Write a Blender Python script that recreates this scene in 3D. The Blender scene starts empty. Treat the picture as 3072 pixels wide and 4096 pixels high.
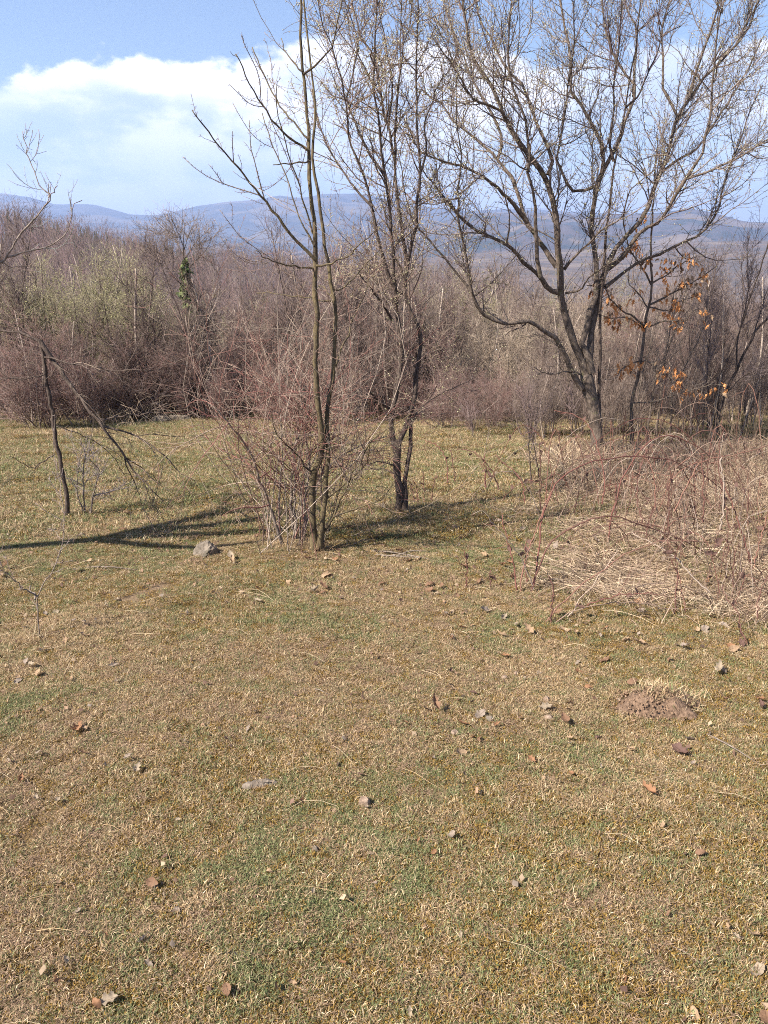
import bpy, math, random
import numpy as np

# ------------------------------------------------------------------ camera, sky, sun, exposure
rng = np.random.default_rng(7)
random.seed(7)
scene = bpy.context.scene
COL = scene.collection
CAM_H, PITCH, FPX = 1.55, math.radians(17.8), 512 / math.tan(math.radians(33))
cam_d = bpy.data.cameras.new('camera')
cam = bpy.data.objects.new('camera', cam_d)
COL.objects.link(cam)
cam.location = (0, 0, CAM_H)
cam.rotation_euler = (math.radians(90) - PITCH, 0, 0)
cam_d.sensor_fit = 'VERTICAL'
cam_d.sensor_height = 24
cam_d.lens = 12 / math.tan(math.radians(33))
cam_d.clip_start = 0.05
cam_d.clip_end = 30000
scene.camera = cam

SUN_AZ = math.atan2(-0.86, -0.50)          # direction towards the sun, from +Y clockwise
SUN_EL = math.radians(43)
world = bpy.data.worlds.new('World')
scene.world = world
world.use_nodes = True
wt = world.node_tree
wt.nodes.clear()


def N(t, kind, **kw):
    n = t.nodes.new(kind)
    for k, v in kw.items():
        if k.startswith('i_'):
            key = k[2:]
            key = int(key) if key.isdigit() else key
            n.inputs[key].default_value = v
        else:
            setattr(n, k, v)
    return n


def L(t, a, b):
    t.links.new(a, b)


def mth(t, op, a, b=None, c=None, clamp=False):
    n = t.nodes.new('ShaderNodeMath')
    n.operation = op
    n.use_clamp = clamp
    for i, v in enumerate((a, b, c)):
        if v is None:
            continue
        if isinstance(v, (int, float)):
            n.inputs[i].default_value = v
        else:
            t.links.new(v, n.inputs[i])
    return n.outputs[0]


def smooth(t, v, lo, hi):
    n = t.nodes.new('ShaderNodeMapRange')
    n.interpolation_type = 'SMOOTHSTEP'
    for i, x in ((0, v), (1, lo), (2, hi)):
        if isinstance(x, (int, float)):
            n.inputs[i].default_value = x
        else:
            t.links.new(x, n.inputs[i])
    return n.outputs[0]


def mixc(t, fac, a, b, blend='MIX'):
    n = t.nodes.new('ShaderNodeMix')
    n.data_type = 'RGBA'
    n.blend_type = blend
    for i, v in ((0, fac), (6, a), (7, b)):
        if isinstance(v, (int, float)):
            n.inputs[i].default_value = v
        elif isinstance(v, tuple):
            n.inputs[i].default_value = v if len(v) == 4 else v + (1,)
        else:
            t.links.new(v, n.inputs[i])
    return n.outputs[2]


sky = N(wt, 'ShaderNodeTexSky', sky_type='NISHITA', sun_disc=False, sun_elevation=SUN_EL, sun_rotation=SUN_AZ,
        altitude=400, air_density=1.0, dust_density=0.35, ozone_density=2.0)
tc = N(wt, 'ShaderNodeTexCoord')
sep = N(wt, 'ShaderNodeSeparateXYZ')
L(wt, tc.outputs['Generated'], sep.inputs[0])
el = mth(wt, 'MULTIPLY', mth(wt, 'ARCSINE', sep.outputs[2]), 180 / math.pi)
az = mth(wt, 'MULTIPLY', mth(wt, 'ARCTAN2', sep.outputs[0], sep.outputs[1]), 180 / math.pi)
comb = N(wt, 'ShaderNodeCombineXYZ')
L(wt, az, comb.inputs[0])
L(wt, mth(wt, 'MULTIPLY', el, 1.5), comb.inputs[1])
nA = N(wt, 'ShaderNodeTexNoise', i_Scale=0.055, i_Detail=2.0)          # large shape
nB = N(wt, 'ShaderNodeTexNoise', i_Scale=0.30, i_Detail=8.0, i_Roughness=0.56)           # billows
nC = N(wt, 'ShaderNodeTexNoise', i_Scale=0.11, i_Detail=5.0, i_Roughness=0.5)           # grey bellies
mp = N(wt, 'ShaderNodeMapping')
mp.inputs['Scale'].default_value = (0.55, 1.25, 1)
mp.inputs['Location'].default_value = (3.1, 7.7, 0)
L(wt, comb.outputs[0], mp.inputs[0])
for nn in (nA, nB):
    L(wt, comb.outputs[0], nn.inputs['Vector'])
L(wt, mp.outputs[0], nC.inputs['Vector'])
# height of the cloud tops: a slowly undulating line with billows on it
top = mth(wt, 'ADD', 12.2, mth(wt, 'MULTIPLY', mth(wt, 'SINE', mth(wt, 'MULTIPLY_ADD', az, 0.25, 1.2)), 0.55))
top = mth(wt, 'ADD', top, mth(wt, 'MULTIPLY', mth(wt, 'SUBTRACT', nA.outputs[0], 0.5), 2.4))
leftdrop = smooth(wt, mth(wt, 'ABSOLUTE', mth(wt, 'ADD', az, 29.0)), 14.0, 0.0)
top = mth(wt, 'SUBTRACT', top, mth(wt, 'MULTIPLY', leftdrop, 4.6))
top = mth(wt, 'ADD', top, mth(wt, 'MULTIPLY', mth(wt, 'SUBTRACT', nB.outputs[0], 0.5), 5.4))
heap = smooth(wt, mth(wt, 'ABSOLUTE', mth(wt, 'ADD', az, 4.5)), 6.5, 0.0)
top = mth(wt, 'ADD', top, mth(wt, 'MULTIPLY', heap, 1.5))
edge = smooth(wt, mth(wt, 'SUBTRACT', top, el), -0.12, 0.75)
fade = smooth(wt, el, 5.0, 10.0)
belly = smooth(wt, mth(wt, 'MULTIPLY_ADD', nB.outputs[0], -0.35, mth(wt, 'ADD', nC.outputs[0], 0.175)), 0.44, 0.60)
dens = mth(wt, 'MULTIPLY', edge, mth(wt, 'MULTIPLY', mth(wt, 'MULTIPLY_ADD', fade, 0.54, mth(wt, 'MULTIPLY_ADD', smooth(wt, nC.outputs[0], 0.60, 0.40), 0.22, 0.24)), mth(wt, 'SUBTRACT', 1.0, mth(wt, 'MULTIPLY', belly, 0.35))))
tint = mixc(wt, mth(wt, 'MULTIPLY', belly, smooth(wt, mth(wt, 'SUBTRACT', top, el), 0.6, 3.0)), (1.12, 1.10, 1.11), (0.64, 0.71, 0.86))
bgS = N(wt, 'ShaderNodeBackground', i_Strength=0.054)
L(wt, sky.outputs[0], bgS.inputs[0])
bgC = N(wt, 'ShaderNodeBackground', i_Strength=0.48)
lump = mth(wt, 'MULTIPLY', smooth(wt, nB.outputs[0], 0.58, 0.36), smooth(wt, mth(wt, 'SUBTRACT', top, el), 0.4, 2.0))
tint = mixc(wt, mth(wt, 'MULTIPLY', lump, 0.55), tint, (0.74, 0.79, 0.90))
L(wt, tint, bgC.inputs[0])
mx = N(wt, 'ShaderNodeMixShader')
L(wt, dens, mx.inputs[0])
L(wt, bgS.outputs[0], mx.inputs[1])
L(wt, bgC.outputs[0], mx.inputs[2])
wo = N(wt, 'ShaderNodeOutputWorld')
L(wt, mx.outputs[0], wo.inputs[0])

sun_d = bpy.data.lights.new('sun', 'SUN')
sun_d.energy = 4.8
sun_d.angle = math.radians(0.55)
sun_d.color = (1.0, 0.945, 0.86)
sun = bpy.data.objects.new('sun', sun_d)
COL.objects.link(sun)
sx, sy, sz = math.sin(SUN_AZ) * math.cos(SUN_EL), math.cos(SUN_AZ) * math.cos(SUN_EL), math.sin(SUN_EL)
from mathutils import Vector
sun.rotation_euler = Vector((sx, sy, sz)).to_track_quat('Z', 'Y').to_euler()
sun.location = (-20, -12, 30)

vs = scene.view_settings
vs.view_transform = 'Standard'
vs.look = 'None'
vs.exposure = 1.66
vs.gamma = 1
vs.use_curve_mapping = False
scene.cycles.volume_bounces = 1
scene.cycles.use_denoising = False
scene.cycles.denoiser = 'OPENIMAGEDENOISE'
scene.cycles.denoising_input_passes = 'RGB_ALBEDO_NORMAL'
scene.cycles.denoising_prefilter = 'ACCURATE'
scene.cycles.filter_width = 1.0
scene.cycles.sample_clamp_indirect = 4.0
scene.cycles.max_bounces = 6
scene.cycles.diffuse_bounces = 3
scene.cycles.transparent_max_bounces = 6

# ------------------------------------------------------------------ noise, ground height, picture -> place
_tab = np.random.default_rng(3).random((256, 256))


def vnoise(x, y):
    xi, yi = np.floor(x).astype(int), np.floor(y).astype(int)
    fx, fy = x - xi, y - yi
    fx, fy = fx * fx * (3 - 2 * fx), fy * fy * (3 - 2 * fy)
    a = _tab[xi % 256, yi % 256]
    b = _tab[(xi + 1) % 256, yi % 256]
    c = _tab[xi % 256, (yi + 1) % 256]
    d = _tab[(xi + 1) % 256, (yi + 1) % 256]
    return (a * (1 - fx) + b * fx) * (1 - fy) + (c * (1 - fx) + d * fx) * fy


def fbm(x, y, o=4):
    s, a, t = 0, 0.5, 0
    for i in range(o):
        s = s + a * vnoise(x * 2 ** i + 17.3 * i, y * 2 ** i + 5.1 * i)
        t += a
        a *= 0.5
    return s / t


def height(x, y):
    x, y = np.asarray(x, float), np.asarray(y, float)
    yy = np.where(y < 0, 20 * np.tanh(y / 20), y)
    z = -0.055 * yy - 0.13 * 4 * np.logaddexp(0, (yy - 15) / 4)
    z = -45 + 6 * np.logaddexp(0, (z + 45) / 6)
    near = np.exp(-np.maximum(np.hypot(x, y) - 30, 0) / 40)
    z = z + near * (0.10 * (fbm(x * 0.6 + 40, y * 0.6 + 40, 2) - 0.5) + 0.045 * (fbm(x * 1.9 + 90, y * 1.9 + 10, 1) - 0.5))
    return z


H0 = float(height(0, 0))
_h = height
def height(x, y):
    return _h(x, y) - H0


cp, sp = math.cos(PITCH), math.sin(PITCH)


def ray(rx, ry):
    u, v = (np.asarray(rx, float) - 384) / FPX, (512 - np.asarray(ry, float)) / FPX
    return np.stack([u, cp + v * sp, -sp + v * cp], -1)


def pt(rx, ry, Y):
    d = ray(rx, ry)
    s = np.asarray(Y, float) / d[..., 1]
    p = d * s[..., None]
    p[..., 2] += CAM_H
    return p


def gpt(rx, ry):
    d = ray(rx, ry)
    d = d / np.linalg.norm(d)
    s = 0.8
    while s < 400:
        p = d * s
        if p[2] + CAM_H < height(p[0], p[1]):
            break
        s *= 1.006
    p = d * s
    return np.array([p[0], p[1], float(height(p[0], p[1]))])


CR = {'A': (0, 0, .2315), 'B': (384, 0, .2315), 'C': (0, 200, .1543), 'D': (256, 200, .1543), 'E': (512, 200, .1543),
      'F': (0, 375, .1543), 'G': (225, 375, .1543), 'H': (462, 375, .1844), 'I': (312.5, 0, .10549), 'J': (425, 0, .12055),
      'K': (568, 0, .12055), 'L': (425, 212.5, .1243), 'M': (568, 212.5, .1243), 'N': (0, 500, .18382), 'O': (0, 125, .17705),
      'Q': (0, 216, .1543), 'R': (0, 0, 1.0), 'V': (0, 0, .46293)}


def px(*segs):
    """('L', x, y, x, y, ...), ('J', ...) -> one list of points in the 768 x 1024 frame"""
    out = []
    for s in segs:
        ox, oy, k = CR[s[0]]
        a = np.array(s[1:], float).reshape(-1, 2)
        out.append(a * k + np.array([ox, oy]))
    return np.concatenate(out)


def resample(p, n):
    p = np.asarray(p, float)
    if len(p) > 2:                                   # Catmull-Rom
        q = np.concatenate([[2 * p[0] - p[1]], p, [2 * p[-1] - p[-2]]])
        t = np.linspace(0, 1, 7)[:-1][:, None]
        out = []
        for i in range(len(p) - 1):
            a, b, c, d = q[i:i + 4]
            out.append(0.5 * (2 * b + (c - a) * t + (2 * a - 5 * b + 4 * c - d) * t ** 2 + (3 * b - a - 3 * c + d) * t ** 3))
        p = np.concatenate(out + [p[-1:]])
    s = np.concatenate([[0], np.cumsum(np.linalg.norm(np.diff(p, axis=0), axis=1))])
    ss = np.linspace(0, s[-1], n)
    return np.stack([np.interp(ss, s, p[:, k]) for k in range(p.shape[1])], -1)


def limb(segs, Y0, dY, r0, r1, n=18, ext=True, tp=0.55):
    """traced limb: picture line at depth Y0..Y0+dY; radii in frame pixels. Limbs that leave the frame at the top go on growing."""
    p = px(*segs) if isinstance(segs[0], tuple) else px(segs)
    if ext and p[-1, 1] < 8:
        d = p[-1] - p[-2]
        d = d / np.linalg.norm(d)
        rest = 60 + 80 * rng.random()
        p = np.concatenate([p, [p[-1] + d * rest * 0.5, p[-1] + d * rest]])
        r1 = r1 * 0.45
    p = resample(p, n)
    t = np.linspace(0, 1, n)
    Y = Y0 + dY * t ** 1.2
    P = pt(p[:, 0], p[:, 1], Y)
    P = P + rng.normal(0, 0.004, P.shape) * (t[:, None] > 0)
    R = (r0 + (r1 - r0) * t ** tp) * Y / FPX * 0.95
    wob = rng.normal(0, 1, (n + 4, 3))
    wob = (wob[:-4] + 2 * wob[1:-3] + 3 * wob[2:-2] + 2 * wob[3:-1] + wob[4:]) / 4.36
    P = P + wob * np.minimum(0.22 * R, .005)[:, None] * (t[:, None] > 0.02)
    R = R * (1 + .06 * rng.normal(0, 1, n))
    return P[None], R[None]


def pad(batches, n=18):
    return (np.concatenate([b[0] for b in batches]), np.concatenate([b[1] for b in batches]))


def nz(v):
    return v / np.maximum(np.linalg.norm(v, axis=-1, keepdims=True), 1e-9)


def grow(P, R, count, t=(0.15, 0.98), ang=(25, 60), ln=(0.2, 0.6), up=0.15, wig=0.12, n=5, rf=0.55, rmax=0.01, tip=0.0012, sag=0.0, tpow=1.0):
    M, k, _ = P.shape
    lens = np.linalg.norm(np.diff(P, axis=1), axis=2).sum(1)
    i = rng.choice(M, count, p=lens / lens.sum())
    tt = t[0] + (t[1] - t[0]) * rng.random(count) ** tpow
    f = tt * (k - 1)
    a = np.minimum(f.astype(int), k - 2)
    w = (f - a)[:, None]
    p0 = P[i, a] * (1 - w) + P[i, a + 1] * w
    T = nz(P[i, a + 1] - P[i, a])
    r0 = R[i, a] * (1 - w[:, 0]) + R[i, a + 1] * w[:, 0]
    q = rng.normal(size=(count, 3))
    q = nz(q - (q * T).sum(1, keepdims=True) * T)
    an = np.radians(rng.uniform(ang[0], ang[1], count))[:, None]
    d = nz(np.cos(an) * T + np.sin(an) * q)
    le = rng.uniform(ln[0], ln[1], count) * (1.15 - 0.55 * tt)
    st = (le / (n - 1))[:, None]
    out = [p0]
    for j in range(n - 1):
        d = nz(d + np.array([0, 0, up - sag * (j + 1)]) + rng.normal(0, wig, (count, 3)))
        out.append(out[-1] + d * st)
    Q = np.stack(out, 1)
    rb = np.minimum(r0 * rf, rmax)
    rb = np.maximum(np.minimum(rb, le * 0.02 + 0.0008), tip * 1.1)
    u = np.linspace(0, 1, n)[None]
    return Q, rb[:, None] * (1 - u) + tip * u


# ------------------------------------------------------------------ mesh helpers
class MB:
    def __init__(s):
        s.v, s.q, s.t, s.c, s.n = [], [], [], [], 0

    def raw(s, v, q=None, t=None, c=(1, 1, 1)):
        v = np.asarray(v, float).reshape(-1, 3)
        if q is not None:
            s.q.append(np.asarray(q, int).reshape(-1, 4) + s.n)
        if t is not None:
            s.t.append(np.asarray(t, int).reshape(-1, 3) + s.n)
        c = np.asarray(c, float)
        s.c.append(np.broadcast_to(c, (len(v), 3)) if c.ndim == 1 else c)
        s.v.append(v)
        s.n += len(v)
        return s

    def tubes(s, P, R, k=3, col=(1, 1, 1), var=0.0, flare=None, rough=0.0):
        M, n, _ = P.shape
        if M == 0:
            return s
        T = nz(np.gradient(P, axis=1))
        avg = nz(P[:, -1] - P[:, 0])
        ref = np.eye(3)[np.argmin(np.abs(avg), axis=1)]
        U = nz(np.cross(T, ref[:, None, :]))
        W = np.cross(T, U)
        a = np.linspace(0, 2 * math.pi, k, endpoint=False) + 0.3
        RR = R[:, :, None] * np.ones((1, 1, k))
        if rough:
            RR = RR * (1 + rough * rng.normal(0, 1, RR.shape))
        v = P[:, :, None] + RR[..., None] * (np.cos(a)[None, None, :, None] * U[:, :, None] + np.sin(a)[None, None, :, None] * W[:, :, None])
        idx = np.arange(M * n * k).reshape(M, n, k)
        b = np.roll(idx, -1, axis=2)
        q = np.stack([idx[:, :-1], b[:, :-1], b[:, 1:], idx[:, 1:]], -1).reshape(-1, 4)
        c = np.asarray(col, float)
        if c.ndim == 1:
            c = np.broadcast_to(c, (M, 3))
        c = c * (1 + var * rng.normal(0, 1, (M, 1)))
        c = np.repeat(np.clip(c, 0.004, 0.95), n * k, axis=0)
        s.raw(v, q=q, c=c)
        # close the tips
        tipc = np.arange(M * n * k).reshape(M, n, k)[:, -1]
        if k == 3:
            s.t.append(tipc + (s.n - M * n * k))
        elif k == 4:
            s.q.append(tipc + (s.n - M * n * k))
        else:
            tr = np.stack([np.broadcast_to(tipc[:, :1], (M, k - 2)), tipc[:, 1:-1], tipc[:, 2:]], -1).reshape(-1, 3)
            s.t.append(tr + (s.n - M * n * k))
        return s

    def ribbons(s, P, R, col):
        M, n, _ = P.shape
        T = nz(np.gradient(P, axis=1))
        side = nz(np.cross(T, nz(rng.normal(size=(M, 1, 3)) + np.array([0, 0, 1.2]))))
        v = np.stack([P - side * R[..., None], P + side * R[..., None]], 2)
        idx = np.arange(M * n * 2).reshape(M, n, 2)
        q = np.stack([idx[:, :-1, 0], idx[:, :-1, 1], idx[:, 1:, 1], idx[:, 1:, 0]], -1).reshape(-1, 4)
        s.raw(v, q=q, c=np.repeat(np.clip(col, .01, .9), n * 2, axis=0))
        return s

    def build(s, name, mat, parent=None, base=None, smooth_=True):
        me = bpy.data.meshes.new(name)
        v = np.concatenate(s.v)
        if base is not None:
            v = v - np.asarray(base)
        q = np.concatenate(s.q) if s.q else np.zeros((0, 4), int)
        t = np.concatenate(s.t) if s.t else np.zeros((0, 3), int)
        me.vertices.add(len(v))
        me.vertices.foreach_set('co', v.astype(np.float32).ravel())
        loops = np.concatenate([q.ravel(), t.ravel()])
        me.loops.add(len(loops))
        me.loops.foreach_set('vertex_index', loops.astype(np.int32))
        me.polygons.add(len(q) + len(t))
        start = np.concatenate([np.arange(len(q)) * 4, len(q) * 4 + np.arange(len(t)) * 3])
        me.polygons.foreach_set('loop_start', start.astype(np.int32))
        if smooth_:
            me.polygons.foreach_set('use_smooth', np.ones(len(q) + len(t), bool))
        me.update(calc_edges=True)
        ca = me.attributes.new('Col', 'FLOAT_COLOR', 'POINT')
        c = np.concatenate(s.c)
        ca.data.foreach_set('color', np.concatenate([c, np.ones((len(c), 1))], 1).astype(np.float32).ravel())
        me.materials.append(mat)
        o = bpy.data.objects.new(name, me)
        COL.objects.link(o)
        if parent is not None:
            o.parent = parent
        elif base is not None:
            o.location = base
        return o


def tag(o, label=None, cat=None, group=None, kind=None):
    if label:
        o['label'] = label
    if cat:
        o['category'] = cat
    if group:
        o['group'] = group
    if kind:
        o['kind'] = kind
    return o


def thing(name, loc, label, cat, group=None):
    o = bpy.data.objects.new(name, None)
    o.empty_display_size = 0.1
    COL.objects.link(o)
    o.location = loc
    return tag(o, label, cat, group)


def copy_tree(root, loc, rz, sc):
    r = root.copy()
    COL.objects.link(r)
    r.location, r.rotation_euler, r.scale = loc, (0, 0, rz), sc
    for ch in root.children:
        c = ch.copy()
        COL.objects.link(c)
        c.parent = r
    return r


# ------------------------------------------------------------------ materials
def mat_new(name, rough=0.85, spec=0.25):
    m = bpy.data.materials.new(name)
    m.use_nodes = True
    t = m.node_tree
    b = t.nodes['Principled BSDF']
    b.inputs['Roughness'].default_value = rough
    b.inputs['Specular IOR Level'].default_value = spec
    return m, t, b


def mat_vc(name, rough=0.85, spec=0.25, nscale=30.0, namt=0.35, bump=0.0, trans=0.0):
    """colour of each piece from its own attribute, broken up by noise"""
    m, t, b = mat_new(name, rough, spec)
    at = N(t, 'ShaderNodeAttribute', attribute_name='Col')
    tcn = N(t, 'ShaderNodeTexCoord')
    no = N(t, 'ShaderNodeTexNoise', i_Scale=nscale, i_Detail=4.0)
    L(t, tcn.outputs['Object'], no.inputs['Vector'])
    f = mth(t, 'MULTIPLY_ADD', no.outputs[0], 2 * namt, 1 - namt)
    c = mixc(t, 1.0, at.outputs[0], (1, 1, 1), 'MULTIPLY')
    vm = N(t, 'ShaderNodeVectorMath', operation='SCALE')
    L(t, c, vm.inputs[0])
    L(t, f, vm.inputs['Scale'])
    L(t, vm.outputs[0], b.inputs['Base Color'])
    if bump:
        bn = N(t, 'ShaderNodeBump', i_Strength=bump, i_Distance=0.01)
        L(t, no.outputs[0], bn.inputs['Height'])
        L(t, bn.outputs[0], b.inputs['Normal'])
    if trans:
        tr = N(t, 'ShaderNodeBsdfTranslucent')
        L(t, vm.outputs[0], tr.inputs[0])
        ms = N(t, 'ShaderNodeMixShader', i_0=trans)
        out = t.nodes['Material Output']
        L(t, b.outputs[0], ms.inputs[1])
        L(t, tr.outputs[0], ms.inputs[2])
        L(t, ms.outputs[0], out.inputs[0])
    return m


def mat_bark(name, c1, c2, lichen, scale=18, lich_lo=0.56):
    m, t, b = mat_new(name, 0.9, 0.2)
    tcn = N(t, 'ShaderNodeTexCoord')
    mpn = N(t, 'ShaderNodeMapping')
    mpn.inputs['Scale'].default_value = (1, 1, 0.35)
    L(t, tcn.outputs['Object'], mpn.inputs[0])
    n1 = N(t, 'ShaderNodeTexNoise', i_Scale=scale * 2.2, i_Detail=7.0, i_Roughness=0.65)
    L(t, mpn.outputs[0], n1.inputs['Vector'])
    n2 = N(t, 'ShaderNodeTexNoise', i_Scale=scale * 0.6, i_Detail=5.0, i_Roughness=0.6)
    L(t, tcn.outputs['Object'], n2.inputs['Vector'])
    c = mixc(t, smooth(t, n1.outputs[0], 0.35, 0.65), c1, c2)
    c = mixc(t, mth(t, 'MULTIPLY', smooth(t, n2.outputs[0], lich_lo, lich_lo + 0.12), 0.8), c, lichen)
    L(t, c, b.inputs['Base Color'])
    bn = N(t, 'ShaderNodeBump', i_Strength=0.9, i_Distance=0.012)
    L(t, n1.outputs[0], bn.inputs['Height'])
    L(t, bn.outputs[0], b.inputs['Normal'])
    return m


M_TWIG = mat_vc('twig_bark', 0.8, 0.18, 40, 0.3)
M_BLADE = mat_vc('dead_grass', 0.75, 0.25, 25, 0.18, trans=0.25)
M_LEAF = mat_vc('dry_leaf', 0.7, 0.25, 45, 0.35, bump=0.3, trans=0.32)
M_BUD = mat_vc('buds', 0.6, 0.3, 60, 0.15, trans=0.2)
M_FAR = mat_vc('far_twigs', 0.9, 0.1, 0.6, 0.35)
M_BARK_OLIVE = mat_bark('olive_bark', (0.070, 0.052, 0.030), (0.145, 0.110, 0.058), (0.050, 0.038, 0.028), 22, 0.50)
M_BARK_DARK = mat_bark('dark_bark', (0.040, 0.028, 0.022), (0.105, 0.076, 0.060), (0.17, 0.14, 0.105), 24, 0.62)
M_BARK_GREY = mat_bark('grey_bark', (0.070, 0.052, 0.040), (0.165, 0.125, 0.096), (0.13, 0.112, 0.062), 18, 0.58)
M_BARK_PALE = mat_bark('pale_bark', (0.13, 0.098, 0.078), (0.25, 0.20, 0.160), (0.085, 0.07, 0.055), 20, 0.58)
M_STONE = mat_bark('stone', (0.11, 0.088, 0.066), (0.20, 0.162, 0.126), (0.07, 0.058, 0.04), 12, 0.52)
M_WOOD = mat_bark('weathered_wood', (0.12, 0.092, 0.07), (0.225, 0.18, 0.14), (0.14, 0.11, 0.09), 26, 0.6)

# ------------------------------------------------------------------ ground, hills, mountains
BARE = [(gpt(135, 590), 0.30), (gpt(145, 622), 0.22), (gpt(150, 640), 0.16), (gpt(55, 556), 0.25), (gpt(650, 705), 0.20),
        (gpt(330, 572), 0.22), (gpt(300, 558), 0.22)]


def bare_field(x, y):
    f = np.zeros(np.shape(x))
    for p, r in BARE:
        d = np.hypot((x - p[0]) / r, (y - p[1]) / (r * 0.8))
        f = np.maximum(f, np.clip(1.25 - d, 0, 1))
    return f


def shinh(a, lim, n):
    b = math.asinh(lim / a)
    return a * np.sinh(np.linspace(-b, b, n))


gx = shinh(2.2, 14000, 250)
gy = shinh(2.2, 14000, 250) + 3.2
XX, YY = np.meshgrid(gx, gy)
ZZ = height(XX, YY)
idx = np.arange(250 * 250).reshape(250, 250)
q = np.stack([idx[:-1, :-1], idx[:-1, 1:], idx[1:, 1:], idx[1:, :-1]], -1).reshape(-1, 4)
bf = bare_field(XX, YY).ravel()
gcol = np.stack([bf, bf * 0, bf * 0], -1)
m, t, b = mat_new('turf_ground', 0.95, 0.1)
tcn = N(t, 'ShaderNodeTexCoord')
at = N(t, 'ShaderNodeAttribute', attribute_name='Col')
sepc = N(t, 'ShaderNodeSeparateColor')
L(t, at.outputs[0], sepc.inputs[0])
nf = [N(t, 'ShaderNodeTexNoise', i_Scale=s, i_Detail=6.0, i_Roughness=0.62) for s in (0.9, 5.0, 70.0, 0.05)]
for k, nn in enumerate(nf):
    mpn = N(t, 'ShaderNodeMapping')
    mpn.inputs['Location'].default_value = (k * 13.7, k * 7.1, 0)
    L(t, tcn.outputs['Object'], mpn.inputs[0])
    L(t, mpn.outputs[0], nn.inputs['Vector'])
c = mixc(t, smooth(t, nf[1].outputs[0], 0.38, 0.62), (0.155, 0.098, 0.045), (0.165, 0.120, 0.058))
c = mixc(t, smooth(t, nf[0].outputs[0], 0.42, 0.60), c, (0.20, 0.138, 0.080))
c = mixc(t, smooth(t, nf[2].outputs[0], 0.45, 0.68), c, (0.085, 0.056, 0.030))
soil = mixc(t, nf[2].outputs[0], (0.13, 0.085, 0.052), (0.24, 0.165, 0.105))
c = mixc(t, smooth(t, mth(t, 'ADD', sepc.outputs[0], mth(t, 'MULTIPLY', mth(t, 'SUBTRACT', nf[1].outputs[0], 0.5), 1.6)), 0.35, 0.8), c, soil)
geo = N(t, 'ShaderNodeNewGeometry')
ln = N(t, 'ShaderNodeVectorMath', operation='LENGTH')
L(t, geo.outputs['Position'], ln.inputs[0])
farc = mixc(t, smooth(t, nf[3].outputs[0], 0.40, 0.62), (0.115, 0.082, 0.066), (0.19, 0.15, 0.085))
c = mixc(t, smooth(t, ln.outputs['Value'], 16, 45), c, farc)
L(t, c, b.inputs['Base Color'])
bn = N(t, 'ShaderNodeBump', i_Strength=0.9, i_Distance=0.02)
L(t, nf[2].outputs[0], bn.inputs['Height'])
L(t, bn.outputs[0], b.inputs['Normal'])
M_TURF = m
g = MB().raw(np.stack([XX, YY, ZZ], -1), q=q, c=gcol).build('ground', M_TURF)
tag(g, kind='structure')


def mat_hill(name, ca, cb, cc, s1, s2):
    m, t, b = mat_new(name, 0.95, 0.05)
    tcn = N(t, 'ShaderNodeTexCoord')
    a1 = N(t, 'ShaderNodeTexNoise', i_Scale=s1, i_Detail=6.0, i_Roughness=0.6)
    a2 = N(t, 'ShaderNodeTexNoise', i_Scale=s2, i_Detail=5.0, i_Roughness=0.7)
    for nn in (a1, a2):
        L(t, tcn.outputs['Object'], nn.inputs['Vector'])
    c = mixc(t, smooth(t, a2.outputs[0], 0.4, 0.6), ca, cb)
    c = mixc(t, smooth(t, a1.outputs[0], 0.54, 0.60), c, cc)
    L(t, c, b.inputs['Base Color'])
    return m


def ridge(name, prof, Y, Yfoot, zfoot, matl, rough, back=1.6, nx=260, ny=40, seed=0):
    """a ridge of hills whose skyline follows the traced profile; slopes run down towards the camera and away behind"""
    prof = np.array(prof, float)
    sx_ = np.linspace(-700, 1470, nx)
    k = np.interp(sx_, prof[:, 0], prof[:, 1])
    o = (sx_ < 0) | (sx_ > 768)
    k = k + np.where(o, 6 * np.sin(sx_ * 0.013 + seed) + 4 * np.sin(sx_ * 0.031), 0) * np.clip(np.maximum(-sx_, sx_ - 768) / 150, 0, 1)
    C = pt(sx_, k, np.full(nx, Y))
    rows = []
    for j in range(ny):
        u = j / (ny - 1)
        if u <= 0.62:
            w = u / 0.62
            y = Yfoot + (Y - Yfoot) * w
            hgt = zfoot + (C[:, 2] - zfoot) * (w ** 1.15)
            x = C[:, 0] * (y / Y)
        else:
            w = (u - 0.62) / 0.38
            y = Y * (1 + (back - 1) * w)
            hgt = C[:, 2] + (zfoot - C[:, 2]) * w ** 1.3
            x = C[:, 0] * (y / Y)
            w = 1 - w
        amp = rough * (C[:, 2] - zfoot) * np.sin(math.pi * min(w, 1)) if u <= 0.62 else 0
        fr = 9.0 / Y
        z = hgt + amp * (fbm(x * fr * 2 + seed * 9, np.full(nx, y * fr * 1.2) + seed, 5) - 0.5)
        rows.append(np.stack([x, np.full(nx, y), z], -1))
    V = np.stack(rows)
    V[..., 2] += 0.02 * (C[:, 2].mean() - zfoot) * (fbm(V[..., 0] * 60 / Y, V[..., 1] * 60 / Y, 3) - 0.5)
    idx = np.arange(nx * ny).reshape(ny, nx)
    q = np.stack([idx[:-1, :-1], idx[:-1, 1:], idx[1:, 1:], idx[1:, :-1]], -1).reshape(-1, 4)
    o = MB().raw(V, q=q).build(name, matl)
    tag(o, kind='structure')
    return V


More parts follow.
